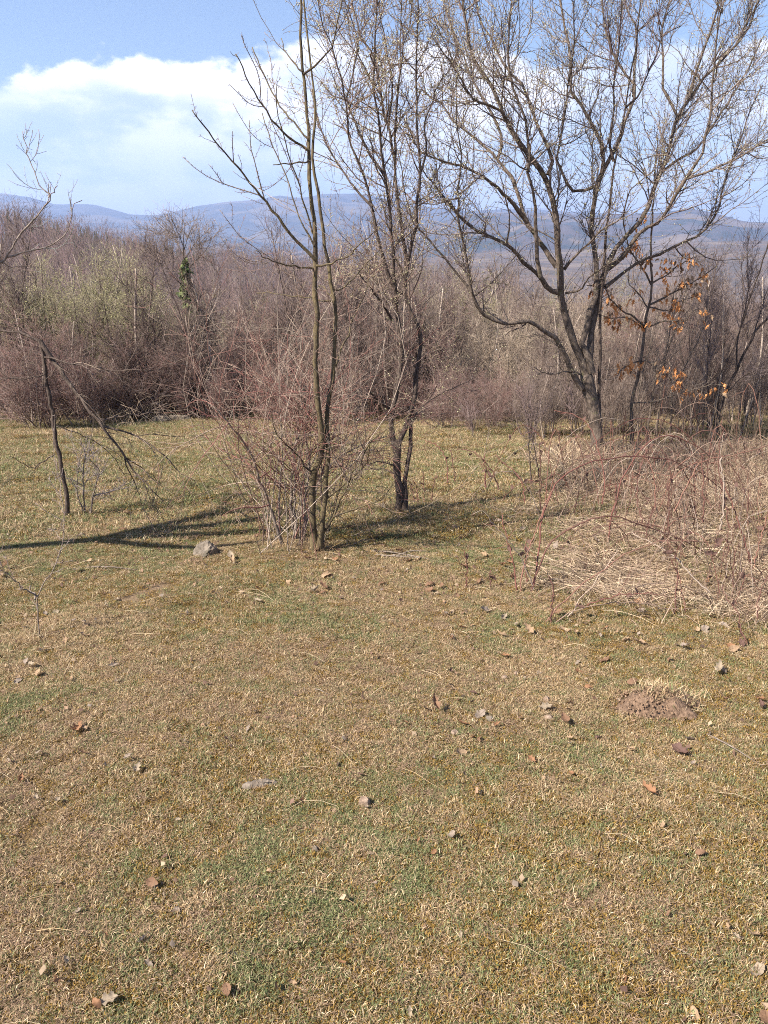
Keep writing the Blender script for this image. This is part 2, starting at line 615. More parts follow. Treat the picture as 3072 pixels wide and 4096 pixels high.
M_MTN = mat_hill('far_forest_slopes', (0.028, 0.036, 0.036), (0.060, 0.058, 0.052), (0.10, 0.085, 0.065), 0.0022, 0.005)
M_MID = mat_hill('mid_slopes', (0.028, 0.036, 0.034), (0.075, 0.060, 0.055), (0.13, 0.10, 0.075), 0.004, 0.009)
M_NEARHILL = mat_hill('leaf_litter_slope', (0.10, 0.07, 0.058), (0.14, 0.10, 0.08), (0.12, 0.085, 0.07), 0.05, 0.3)
V2 = lambda a: np.array(a, float) * 0.46293
ridge('mountains', V2([(-400, 470), (-100, 425), (0, 417), (60, 424), (120, 441), (200, 440), (280, 462), (340, 465), (420, 446), (480, 436), (560, 430), (600, 420),
                       (650, 428), (700, 418), (770, 417), (830, 427), (900, 442), (1000, 456), (1100, 450), (1250, 457), (1400, 466), (1550, 482), (1659, 480), (1900, 455), (2600, 440)]),
      6500, 2900, -50, M_MTN, 0.5, seed=1)
ridge('hills', [(-500, 250), (0, 262), (200, 256), (300, 250), (400, 238), (440, 222), (470, 213), (520, 212), (600, 215), (660, 212), (690, 208), (720, 214), (743, 221), (768, 222), (900, 205), (1400, 220)],
      3600, 1700, -48, M_MID, 0.55, seed=4)
ridge('low_hills', [(-500, 270), (0, 275), (300, 268), (420, 258), (520, 250), (640, 248), (700, 241), (768, 240), (900, 245), (1400, 240)],
      1900, 700, -46, mat_hill('field_slopes', (0.12, 0.088, 0.07), (0.075, 0.065, 0.058), (0.15, 0.115, 0.085), 0.007, 0.02), 0.4, seed=6)
HILLP = [(-700, 205), (-300, 222), (0, 240), (40, 247), (80, 257), (120, 266), (170, 277), (230, 283), (300, 288), (360, 292), (430, 300), (520, 312), (700, 335), (1400, 360)]
HV = ridge('forest_hill', HILLP, 190, 75, -13, M_NEARHILL, 0.10, seed=8, back=1.5)

# ------------------------------------------------------------------ woods far behind (one mass)
ny_, nx_ = HV.shape[:2]


def hill_points(n, ulo, uhi, xlo, xhi):
    u = rng.uniform(ulo, uhi, n) * (ny_ - 1)
    s = (rng.uniform(xlo, xhi, n) + 700) / 2170 * (nx_ - 1)
    a, b_ = u.astype(int), s.astype(int)
    fu, fs = (u - a)[:, None], (s - b_)[:, None]
    return (HV[a, b_] * (1 - fs) + HV[a, b_ + 1] * fs) * (1 - fu) + (HV[a + 1, b_] * (1 - fs) + HV[a + 1, b_ + 1] * fs) * fu


def slivers(mb, p0, p1, w, col):
    """thin upright three-sided branches"""
    d = nz(p1 - p0)
    a = rng.normal(size=d.shape)
    a = nz(np.cross(d, a))
    b_ = np.cross(d, a)
    k = len(d)
    w = np.asarray(w)[:, None]
    v = np.stack([p0 + a * w, p0 - a * w * 0.5 + b_ * w * 0.87, p0 - a * w * 0.5 - b_ * w * 0.87, p1], 1)
    i = np.arange(k)[:, None] * 4
    t = np.concatenate([i + np.array([[0, 1, 3]]), i + np.array([[1, 2, 3]]), i + np.array([[2, 0, 3]])])
    mb.raw(v, t=t, c=np.repeat(col, 4, axis=0))


NT = 2600
tp = np.concatenate([hill_points(NT, 0.03, 0.60, -160, 520), hill_points(350, 0.56, 0.66, -160, 420)])
NT = len(tp)
th = rng.uniform(6.5, 10.5, NT) * np.clip(tp[:, 1] / 150, 0.62, 1)
tcol = np.array([0.120, 0.086, 0.078])[None] * (1 + 0.16 * rng.normal(size=(NT, 1))) * (1 + 0.05 * rng.normal(size=(NT, 3)))
wood = MB()
slivers(wood, tp - [0, 0, 0.4], tp + np.stack([rng.normal(0, .4, NT), rng.normal(0, .4, NT), th], -1), th * 0.011, tcol)
NB = 34
for lo, hi, wd, le, an, nb in ((0.2, 0.75, 0.0042, 0.45, 0.42, 12), (0.45, 0.98, 0.0030, 0.24, 0.6, 24)):
    ii = np.repeat(np.arange(NT), nb)
    uu = rng.uniform(lo, hi, len(ii))
    hh = th[ii]
    spread = hh * 0.15 * np.sin(np.clip(uu, 0, 1) * math.pi * 0.9) * (1.0 if lo > 0.3 else 0.25)
    p0 = tp[ii] + np.stack([rng.normal(0, 1, len(ii)) * spread, rng.normal(0, 1, len(ii)) * spread, uu * hh], -1)
    d = nz(np.stack([rng.normal(0, an, len(ii)), rng.normal(0, an, len(ii)), np.ones(len(ii))], -1))
    lens = hh * le * rng.uniform(0.5, 1.1, len(ii)) * (1.1 - uu * 0.6)
    slivers(wood, p0, p0 + d * lens[:, None], hh * wd, np.clip(tcol[ii] * (1.05 + 0.15 * rng.normal(size=(len(ii), 1))), .02, .6))
o = wood.build('distant_woodland', M_FAR, smooth_=False)
tag(o, 'brown bare woodland covering the hillside behind the scrub', 'woodland', kind='stuff')

con = MB()
cpnt = hill_points(420, 0.60, 0.72, 10, 215)
for p in cpnt:
    hgt = rng.uniform(3.5, 7.0)
    for k in range(7):
        u = k / 7
        n = 9
        a = np.linspace(0, 2 * math.pi, n, endpoint=False) + rng.random()
        r = hgt * 0.26 * (1 - u) * rng.uniform(0.75, 1.2, n)
        z0 = hgt * (0.12 + 0.86 * u)
        ring = np.stack([np.cos(a) * r, np.sin(a) * r, np.full(n, z0) - 0.3 * rng.random(n)], -1)
        v = np.concatenate([ring, [[0, 0, z0 + hgt * 0.24]]]) + p
        i = np.arange(n)
        con.raw(v, t=np.stack([i, (i + 1) % n, np.full(n, n)], -1), c=np.array([0.022, 0.038, 0.024]) * rng.uniform(0.8, 1.3))
o = con.build('distant_conifers', M_FAR, smooth_=False)
tag(o, 'dark green conifers along the ridge above the brown woodland', 'conifers', kind='stuff')

# ------------------------------------------------------------------ grass
def palette(cols, w, n):
    cols = np.array(cols)
    i = rng.choice(len(cols), n, p=np.array(w) / sum(w))
    return cols[i] * (1 + 0.14 * rng.normal(size=(n, 1)))


STRAW = [(0.44, 0.315, 0.175), (0.36, 0.245, 0.135), (0.60, 0.47, 0.30), (0.25, 0.160, 0.090)]
GREEN = [(0.150, 0.170, 0.066), (0.215, 0.215, 0.098), (0.098, 0.125, 0.048), (0.27, 0.25, 0.115)]
MOSS = [(0.260, 0.155, 0.034), (0.205, 0.125, 0.030), (0.32, 0.205, 0.052), (0.12, 0.080, 0.026)]


def blades(mb, x, y, ln_, w, lean, colr, lift=0.0, flat=False):
    n = len(x)
    hf = (lambda a, b_: np.zeros(np.shape(a)) - .02) if flat else height
    z = (-.002 if flat else height(x, y) - 0.004) + np.zeros(n) + lift
    a = rng.uniform(0, 2 * math.pi, n)
    le = np.clip(lean, 0.05, 1.5)
    d = np.stack([np.cos(a) * np.sin(le), np.sin(a) * np.sin(le), np.cos(le)], -1)
    a2 = a + rng.normal(0, 0.5, n)
    le2 = np.clip(le + rng.uniform(0.1, 0.8, n), 0, 1.75)
    d2 = np.stack([np.cos(a2) * np.sin(le2), np.sin(a2) * np.sin(le2), np.cos(le2)], -1)
    s = np.stack([-np.sin(a), np.cos(a), rng.normal(0, 0.3, n)], -1)
    p = np.stack([x, y, z], -1)
    m_ = p + d * (ln_ * 0.5)[:, None]
    tip = m_ + d2 * (ln_ * 0.5)[:, None]
    tip[:, 2] = np.maximum(tip[:, 2], hf(tip[:, 0], tip[:, 1]) + 0.002)
    hw = (w * 0.5)[:, None]
    v = np.stack([p - s * hw * 0.4, m_ - s * hw, tip, m_ + s * hw], 1)
    i = np.arange(n)[:, None] * 4
    t = np.concatenate([i + np.array([[0, 3, 1]]), i + np.array([[1, 3, 2]])])
    mb.raw(v, t=t, c=np.repeat(np.clip(colr, 0.006, 0.9), 4, axis=0))


def scatter(n, y0, y1):
    out = []
    while sum(len(o) for o in out) < n:
        y = rng.uniform(y0, y1, n)
        W = 0.66 * y1 + 1.2
        x = rng.uniform(-W, W, n)
        k = np.abs(x) < 0.62 * y + 1.1
        out.append(np.stack([x[k], y[k]], -1))
    a = np.concatenate(out)[:n]
    return a[:, 0], a[:, 1]


def in_bramble(x, y):
    """dry-grass patch on the right, where the brambles stand"""
    n_ = fbm(x * 1.3 + 3, y * 1.3 + 9, 3) - 0.5
    ex = 0.55 + (y - 4.6) * np.where(y > 4.6, .28, -.15) + n_ * 1.7
    sd = np.minimum(x - ex, y - (3.7 + n_ * 1.0 - 0.12 * (x - 1)))
    return np.clip(sd / .7 + .22, 0, 1) ** 1.3 * (y < 9.2)


def turf_tile(name, seed, size, n, sc, w):
    """a square of matted turf; w = shares of straw, green, moss, thatch"""
    global rng
    keep, rng = rng, np.random.default_rng(seed)
    mb = MB()
    x, y = rng.uniform(-size / 2, size / 2, n) * 1.12, rng.uniform(-size / 2, size / 2, n) * 1.12
    fld = [fbm(x * 14 + 9 * j + seed, y * 14 + 5 * j, 2) + .35 * (fbm(x * 50 + seed, y * 50 + j, 2) - .5) for j in range(4)]
    pr = np.stack([w[j] * np.exp(7.5 * (fld[j] - .5)) for j in range(4)], 1)
    pr = np.cumsum(pr / pr.sum(1, keepdims=True), 1)
    kind = (rng.random(n)[:, None] > pr).sum(1)
    k0, k1, k2, k3 = [(kind == j) for j in range(4)]
    cols = np.zeros((n, 3))
    cols[k0] = palette(STRAW, (3, 4, 1.6, 2.4), k0.sum())
    cols[k1] = palette(GREEN, (3, 3, 2, 1.5), k1.sum())
    cols[k2] = palette(MOSS, (3, 3, 2, 2), k2.sum())
    cols[k3] = palette(THATCH, (3, 3, 2), k3.sum())
    ln_ = np.select([k0, k1, k2, k3], [rng.uniform(.007, .024, n), rng.uniform(.008, .022, n), rng.uniform(.005, .012, n), rng.uniform(.006, .018, n)]) * sc
    wd = np.select([k0, k1, k2, k3], [rng.uniform(.0009, .0019, n), rng.uniform(.0010, .0021, n), rng.uniform(.0016, .0036, n), rng.uniform(.0008, .0020, n)]) * sc
    lean = np.select([k0, k1, k2, k3], [rng.uniform(.5, 1.5, n), rng.uniform(.2, 1.2, n), rng.uniform(.1, 1.1, n), rng.uniform(1.0, 1.52, n)])
    bump_ = .016 * (fbm(x * 22 + seed, y * 22, 2) - .5) * sc
    blades(mb, x, y, ln_, wd, lean, cols, lift=bump_ + np.where(k0 | k3, rng.uniform(0, .008, n), 0) * sc, flat=True)
    for i in range(int(size * size * 60)):                # little tussocks
        m_ = int(rng.integers(10, 26))
        c_ = rng.uniform(-size / 2, size / 2, 2)
        xx, yy = c_[0] + rng.normal(0, .012 * sc, m_), c_[1] + rng.normal(0, .012 * sc, m_)
        pal = GREEN if rng.random() < w[1] * 1.6 else STRAW
        blades(mb, xx, yy, rng.uniform(.012, .034, m_) * sc, rng.uniform(.0012, .0024, m_) * sc, np.abs(rng.normal(.55, .35, m_)), palette(pal, (1, 1, 1, 1), m_), flat=True)
    o = mb.build(name, M_BLADE, smooth_=False)
    COL.objects.unlink(o)
    rng = keep
    return o


THATCH = [(0.29, 0.19, 0.12), (0.38, 0.255, 0.17), (0.16, 0.10, 0.062)]
MIX = [(.36, .18, .24, .22), (.09, .17, .62, .12), (.18, .46, .24, .12), (.24, .13, .23, .40)]
NEAR_T = bpy.data.collections.new('turf_tiles')
FAR_T = bpy.data.collections.new('turf_tiles_far')
for i in range(12):
    NEAR_T.objects.link(turf_tile('turf_tile_%02d' % i, 200 + i, .26, 4600, 1.0, MIX[i // 3]))
    FAR_T.objects.link(turf_tile('turf_tile_far_%02d' % i, 300 + i, .8, 8200, 1.9, MIX[i // 3]))


def turf(name, label, coll, pts, sc):
    x, y = pts[:, 0], pts[:, 1]
    n = len(x)
    z = height(x, y)
    e = .12
    gx_, gy_ = (height(x + e, y) - height(x - e, y)) / (2 * e), (height(x, y + e) - height(x, y - e)) / (2 * e)
    f = np.stack([fbm(x * 1.3, y * 1.3, 3), fbm(x * 1.5 + 71, y * 1.5 + 22, 3) + .06 * np.exp(-((y - 1.5) / 1.5) ** 2) + .02, fbm(x * 1.4 + 31, y * 1.4 + 12, 3) - .02 + .19 * np.clip((y - 5.2) / 1.5, 0, 1) * np.clip((1.2 - x) / 1.5, 0, 1) + .03, fbm(x * 1.2 + 11, y * 1.2 + 52, 3)], 1)
    f = f + rng.normal(0, .035, f.shape)
    f = (f - np.array([.5, .5, .5, .5])) 
    typ = np.argmax(f, 1)
    rough = (typ == 1) & (y > 9)
    typ[rough] = 0
    ind = typ * 3 + rng.integers(0, 3, n)
    me = bpy.data.meshes.new(name)
    me.vertices.add(n)
    me.vertices.foreach_set('co', np.stack([x, y, z + .005], -1).astype(np.float32).ravel())
    spin = rng.uniform(0, 6.28, n)
    # tilt to the slope after the spin
    from mathutils import Matrix
    eul = np.zeros((n, 3), np.float32)
    for i in range(n):
        nrm = Vector((-gx_[i], -gy_[i], 1)).normalized()
        m4 = Vector((0, 0, 1)).rotation_difference(nrm).to_matrix() @ Matrix.Rotation(spin[i], 3, 'Z')
        eul[i] = m4.to_euler()
    for an_, ty, dat, key in (('rot', 'FLOAT_VECTOR', eul.ravel(), 'vector'), ('idx', 'INT', ind.astype(np.int32), 'value'), ('scl', 'FLOAT', (sc * rng.uniform(.9, 1.15, n)).astype(np.float32), 'value')):
        at_ = me.attributes.new(an_, ty, 'POINT')
        at_.data.foreach_set(key, dat)
    o = bpy.data.objects.new(name, me)
    COL.objects.link(o)
    ng = bpy.data.node_groups.new(name, 'GeometryNodeTree')
    ng.interface.new_socket('Geometry', in_out='INPUT', socket_type='NodeSocketGeometry')
    ng.interface.new_socket('Geometry', in_out='OUTPUT', socket_type='NodeSocketGeometry')
    gi, go_ = ng.nodes.new('NodeGroupInput'), ng.nodes.new('NodeGroupOutput')
    ci = ng.nodes.new('GeometryNodeCollectionInfo')
    ci.inputs['Collection'].default_value = coll
    ci.inputs['Separate Children'].default_value = True
    ci.inputs['Reset Children'].default_value = True
    ip = ng.nodes.new('GeometryNodeInstanceOnPoints')
    ip.inputs['Pick Instance'].default_value = True
    na = []
    for nm, ty in (('rot', 'FLOAT_VECTOR'), ('idx', 'INT'), ('scl', 'FLOAT')):
        q_ = ng.nodes.new('GeometryNodeInputNamedAttribute')
        q_.data_type = ty
        q_.inputs['Name'].default_value = nm
        na.append([s_ for s_ in q_.outputs if s_.enabled and s_.name == 'Attribute'][0])
    e2r = ng.nodes.new('FunctionNodeEulerToRotation')
    ng.links.new(na[0], e2r.inputs[0])
    ng.links.new(gi.outputs[0], ip.inputs['Points'])
    ng.links.new(ci.outputs[0], ip.inputs['Instance'])
    ng.links.new(na[1], ip.inputs['Instance Index'])
    ng.links.new(e2r.outputs[0], ip.inputs['Rotation'])
    ng.links.new(na[2], ip.inputs['Scale'])
    ng.links.new(ip.outputs[0], go_.inputs[0])
    md = o.modifiers.new('turf', 'NODES')
    md.node_group = ng
    tag(o, label, 'grass', kind='stuff')
    return o


def cover(y0, y1, step):
    ys = np.arange(y0, y1, step)
    out = []
    for yv in ys:
        W = .62 * yv + 1.2
        xs = np.arange(-W, W, step)
        out.append(np.stack([xs, np.full(len(xs), yv)], -1))
    p = np.concatenate(out)
    p = p + rng.uniform(-step * .5, step * .5, p.shape)
    return p[rng.random(len(p)) > bare_field(p[:, 0], p[:, 1]) * .5]


turf('turf_grass', 'short matted straw, moss and green blades of the near meadow', NEAR_T, cover(.7, 6.0, .155), 1.0)
turf('meadow_grass', 'short pale green grass of the far meadow', FAR_T, cover(5.7, 19.0, .44), 1.0)
grass = MB()
for i in range(200):
    x0, y0 = scatter(1, 1.0, 7.0)
    n = int(rng.integers(14, 34))
    x = x0 + rng.normal(0, 0.018, n)
    y = y0 + rng.normal(0, 0.018, n)
    cc = palette(GREEN if rng.random() < 0.4 else STRAW, (1, 1, 1, 1), n)
    blades(grass, x, y, rng.uniform(0.02, 0.045, n), rng.uniform(0.0012, 0.0022, n), np.abs(rng.normal(0.5, 0.3, n)), cc)
for (fx_, fy_, rr_, nn_) in ((316, 552, .10, 260), (290, 548, .16, 420), (401, 512, .11, 260), (597, 460, .18, 420), (632, 452, .10, 160), (67, 517, .07, 140), (88, 516, .07, 120), (40, 640, .09, 160), (710, 446, .10, 160)):
    p_ = gpt(fx_, fy_)
    a_ = rng.uniform(0, 6.28, nn_)
    d_ = rr_ * rng.random(nn_) ** .7
    blades(grass, p_[0] + np.cos(a_) * d_, p_[1] + np.sin(a_) * d_, rng.uniform(.03, .13, nn_), rng.uniform(.0014, .0030, nn_), np.abs(rng.normal(.6, .4, nn_)), palette(STRAW + THATCH, (2, 2, 2, 2, 1, 1, 1), nn_))
tag(grass.build('grass_tussocks', M_BLADE, smooth_=False), 'scattered small tussocks of longer grass on the turf', 'grass', kind='stuff')


def strands(n, xy, ln_, r, colr, arc, lift):
    """long thin stalks: (n,2) roots"""
    k = 4
    a = rng.uniform(0, 2 * math.pi, n)
    u = np.linspace(0, 1, k)
    X = xy[:, 0, None] + np.cos(a)[:, None] * ln_[:, None] * u + rng.normal(0, 0.006, (n, k)) * u
    Y = xy[:, 1, None] + np.sin(a)[:, None] * ln_[:, None] * u + rng.normal(0, 0.006, (n, k)) * u
    Z = height(X, Y) + lift[:, None] + arc[:, None] * np.sin(u * math.pi * 0.85)[None] * ln_[:, None]
    P = np.stack([X, Y, Z], -1)
    R = r[:, None] * (1 - 0.7 * u)
    return P, R


stalk = MB()
n = 700
x, y = scatter(n, 0.9, 7.0)
P, R = strands(n, np.stack([x, y], -1), rng.uniform(0.06, 0.24, n), rng.uniform(0.0007, 0.0014, n), None, rng.uniform(0.0, 0.25, n), np.full(n, 0.012))
stalk.tubes(P, R, 3, palette(STRAW, (1, 1, 3, 1), n))
tag(stalk.build('dry_stalks', M_BLADE), 'long pale dry grass stalks lying loose over the turf', 'stalks', kind='stuff')

# long blond grass among the brambles
dg = MB()
n = 150000
x = rng.uniform(-0.2, 6.0, n)
y = rng.uniform(3.2, 9.3, n)
k = (in_bramble(x, y) > rng.random(len(x))) & (x < 0.62 * y + 1.1)
edge_ = fbm(x * 3 + 5, y * 3, 2)
k &= rng.random(n) < np.clip((edge_ - 0.25) * 2.6, 0.12, 1)
x, y = x[k], y[k]
n = len(x)
hgt = np.clip(fbm(x * 0.9 + 11, y * 0.9 + 2, 3) * 2.2 - 0.35, 0.2, 1.4)
P, R = strands(n, np.stack([x, y], -1), rng.uniform(0.08, 0.34, n), rng.uniform(0.0009, 0.0019, n) * (.55 + .11 * y), None, rng.uniform(-0.05, 0.7, n) * hgt, rng.uniform(0, 0.05, n) * hgt)
dg.ribbons(P, R * 1.25, palette([(0.47, 0.355, 0.235), (0.38, 0.275, 0.18), (0.57, 0.45, 0.31), (0.22, 0.15, 0.10), (0.36, 0.25, 0.185), (0.12, 0.078, 0.055)], (3, 3, 1.6, 2, 2, 1), n))
nu = 4600
x = rng.uniform(0.2, 5.5, nu)
y = rng.uniform(3.9, 10, nu)
k = (in_bramble(x, y) > rng.random(len(x))) & (x < 0.62 * y + 1.1)
x, y = x[k], y[k]
nu = len(x)
zz_ = height(x, y)
lh = rng.uniform(.15, .85, nu) * rng.uniform(.5, 1, nu) * (.6 + .8 * fbm(x * .8 + 7, y * .8, 2))
e = np.stack([x + rng.normal(0, .10, nu), y + rng.normal(0, .10, nu), zz_ + lh], -1)
b0 = np.stack([x, y, zz_ - .01], -1)
u_ = np.linspace(0, 1, 5)[None, :, None]
P = b0[:, None] * (1 - u_) + e[:, None] * u_ + rng.normal(0, .008, (nu, 5, 3)) * u_
dg.tubes(P, rng.uniform(.0008, .0018, nu)[:, None] * (1 - .6 * u_[:, :, 0]), 3, palette([(0.42, 0.31, 0.21), (0.30, 0.20, 0.14), (0.19, 0.105, 0.078), (0.14, 0.09, 0.07)], (2, 2, 2, 2), nu))
tag(dg.build('dry_grass', M_BLADE), 'tangled blond dry grass matted between the bramble canes', 'dry grass', kind='stuff')
# straw along the thicket edge, far side of the meadow
dg2 = MB()
n = 16000
x = rng.uniform(-9, 9, n)
y = rng.uniform(11.2, 19, n)
k = (fbm(x * 0.5 + 50, y * 0.5, 3) + np.clip((y - 13) * 0.1, -0.2, 0.25)) > 0.52
x, y = x[k], y[k]
n = len(x)
P, R = strands(n, np.stack([x, y], -1), rng.uniform(0.15, 0.55, n), rng.uniform(0.002, 0.004, n), None, rng.uniform(0.1, 1.0, n), np.zeros(n))
dg2.ribbons(P, R, palette([(0.42, 0.31, 0.21), (0.33, 0.24, 0.16), (0.48, 0.38, 0.25), (0.26, 0.18, 0.13)], (3, 3, 1, 2), n))
tag(dg2.build('tall_straw', M_BLADE), 'pinkish straw fringe at the foot of the far thicket', 'dry grass', kind='stuff')


# ------------------------------------------------------------------ trees
def buds(mb, P, n, size, cols):
    """small pointed buds sitting on twigs"""
    M, k, _ = P.shape
    i = rng.integers(0, M, n)
    f = rng.uniform(0.15, 1.0, n) * (k - 1)
    a = np.minimum(f.astype(int), k - 2)
    w = (f - a)[:, None]
    p = P[i, a] * (1 - w) + P[i, a + 1] * w
    T = nz(P[i, a + 1] - P[i, a])
    d = nz(T + rng.normal(0, 0.8, (n, 3)))
    s = rng.uniform(size[0], size[1], n)[:, None]
    u = nz(np.cross(d, rng.normal(size=(n, 3))))
    v_ = np.cross(d, u)
    m_ = p + d * s * 0.35
    r = s * 0.30
    V = np.stack([m_ + u * r, m_ + (-u * 0.5 + v_ * 0.87) * r, m_ + (-u * 0.5 - v_ * 0.87) * r, p + d * s], 1)
    V[:, :3] -= (d * s * 0.35)[:, None] * .6
    b_ = np.arange(n)[:, None] * 4
    t = np.concatenate([b_ + np.array([x_]) for x_ in ([0, 2, 1], [0, 1, 3], [1, 2, 3], [2, 0, 3])])
    mb.raw(V, t=t, c=np.repeat(np.clip(palette(cols, [1] * len(cols), n), .01, .9), 4, axis=0))


def make_tree(name, label, cat, base, trunks, limbs, bark, k=8, lv1=(60, (0.4, 1.0)), lv2=(500, (0.12, 0.4)), lv3=(2500, (0.02, 0.06)), up=0.2, ang=(25, 60),
              tw=((0.15, 0.11, 0.09),), bud=None, thorn=False, group=None, tip=0.0012, wig=0.12, r1=0.008, t1=(0.25, 0.98), sag=0.0, limbname='limb', twk=3, keepz=True):
    base = np.asarray(base, float)
    root = thing(name, base, label, cat, group)
    for P, R in trunks:
        P = P.copy()
        d = P[0, 1] - P[0, 0]
        P[0, 0] = P[0, 0] - d * 0.0
        # root flare and a foot set into the ground
        foot = P[:, :1].copy()
        foot[:, :, 2] = height(foot[..., 0], foot[..., 1]) - 0.06
        P = np.concatenate([foot, P], 1)
        R = np.concatenate([R[:, :1] * 1.7, R], 1)
        R[:, 1] *= 1.3
        R[:, 2] *= 1.08
        MB().tubes(P, R, max(k, 8), rough=0.035).build('trunk', bark, root, base)
    for P, R in limbs:
        MB().tubes(P, R, k, rough=0.03).build(limbname, bark, root, base)
    allp = [(resample_b(P, 18), resample_r(R, 18)) for P, R in list(limbs)]
    if not allp:
        allp = [(resample_b(P, 18), resample_r(R, 18)) for P, R in trunks]
    P0, R0 = pad(allp)
    twm = MB()
    b1 = grow(P0, R0, lv1[0], t1, ang, lv1[1], up, wig, 7, 0.6, r1, tip * 1.3, sag=sag)
    twm.tubes(*b1, 4, palette(tw, [1] * len(tw), lv1[0]))
    src = (np.concatenate([resample_b(P0, 7), b1[0]]), np.concatenate([resample_r(R0, 7), b1[1]]))
    w1 = src
    b2 = grow(src[0], src[1], lv2[0], (0.12, 1.0), (25, 65), lv2[1], up * 0.8, wig * 1.2, 5, 0.55, r1 * 0.4, tip, sag=sag)
    twm.tubes(*b2, twk, palette(tw, [1] * len(tw), lv2[0]))
    s2 = (np.concatenate([resample_b(b1[0], 5), b2[0]]), np.concatenate([resample_r(b1[1], 5), b2[1]]))
    if lv3[0]:
        b3 = grow(s2[0], s2[1], lv3[0], (0.05, 1.0), (35, 85), lv3[1], 0.1, 0.1, 2, 0.6, 0.0018, tip * 0.8)
        twm.tubes(*b3, 3, palette(tw, [1] * len(tw), lv3[0]))
        # spurs on the bare limbs as well
        ns = max(20, lv3[0] // 6)
        b4 = grow(P0, R0, ns, (0.05, 1.0), (50, 95), (0.015, 0.05), 0.1, 0.1, 3, 0.4, 0.003, tip)
        twm.tubes(*b4, 3, palette(tw, [1] * len(tw), ns))
    tag(twm.build('twigs', M_TWIG, root, base), kind='stuff')
    if bud:
        bm_ = MB()
        buds(bm_, s2[0], bud[0] // 2, bud[1], bud[2])
        if lv3[0]:
            buds(bm_, b3[0], bud[0] - bud[0] // 2, bud[1], bud[2])
        tag(bm_.build('buds', M_BUD, root, base), kind='stuff')
    return root, b1, b2


def resample_b(P, n):
    k = P.shape[1]
    f = np.linspace(0, k - 1, n)
    a = np.minimum(f.astype(int), k - 2)
    w = (f - a)[None, :, None]
    return P[:, a] * (1 - w) + P[:, a + 1] * w


def resample_r(R, n):
    k = R.shape[1]
    f = np.linspace(0, k - 1, n)
    a = np.minimum(f.astype(int), k - 2)
    w = (f - a)[None]
    return R[:, a] * (1 - w) + R[:, a + 1] * w


BUDS = [(0.50, 0.47, 0.26), (0.60, 0.55, 0.36), (0.42, 0.37, 0.20), (0.38, 0.28, 0.19)]

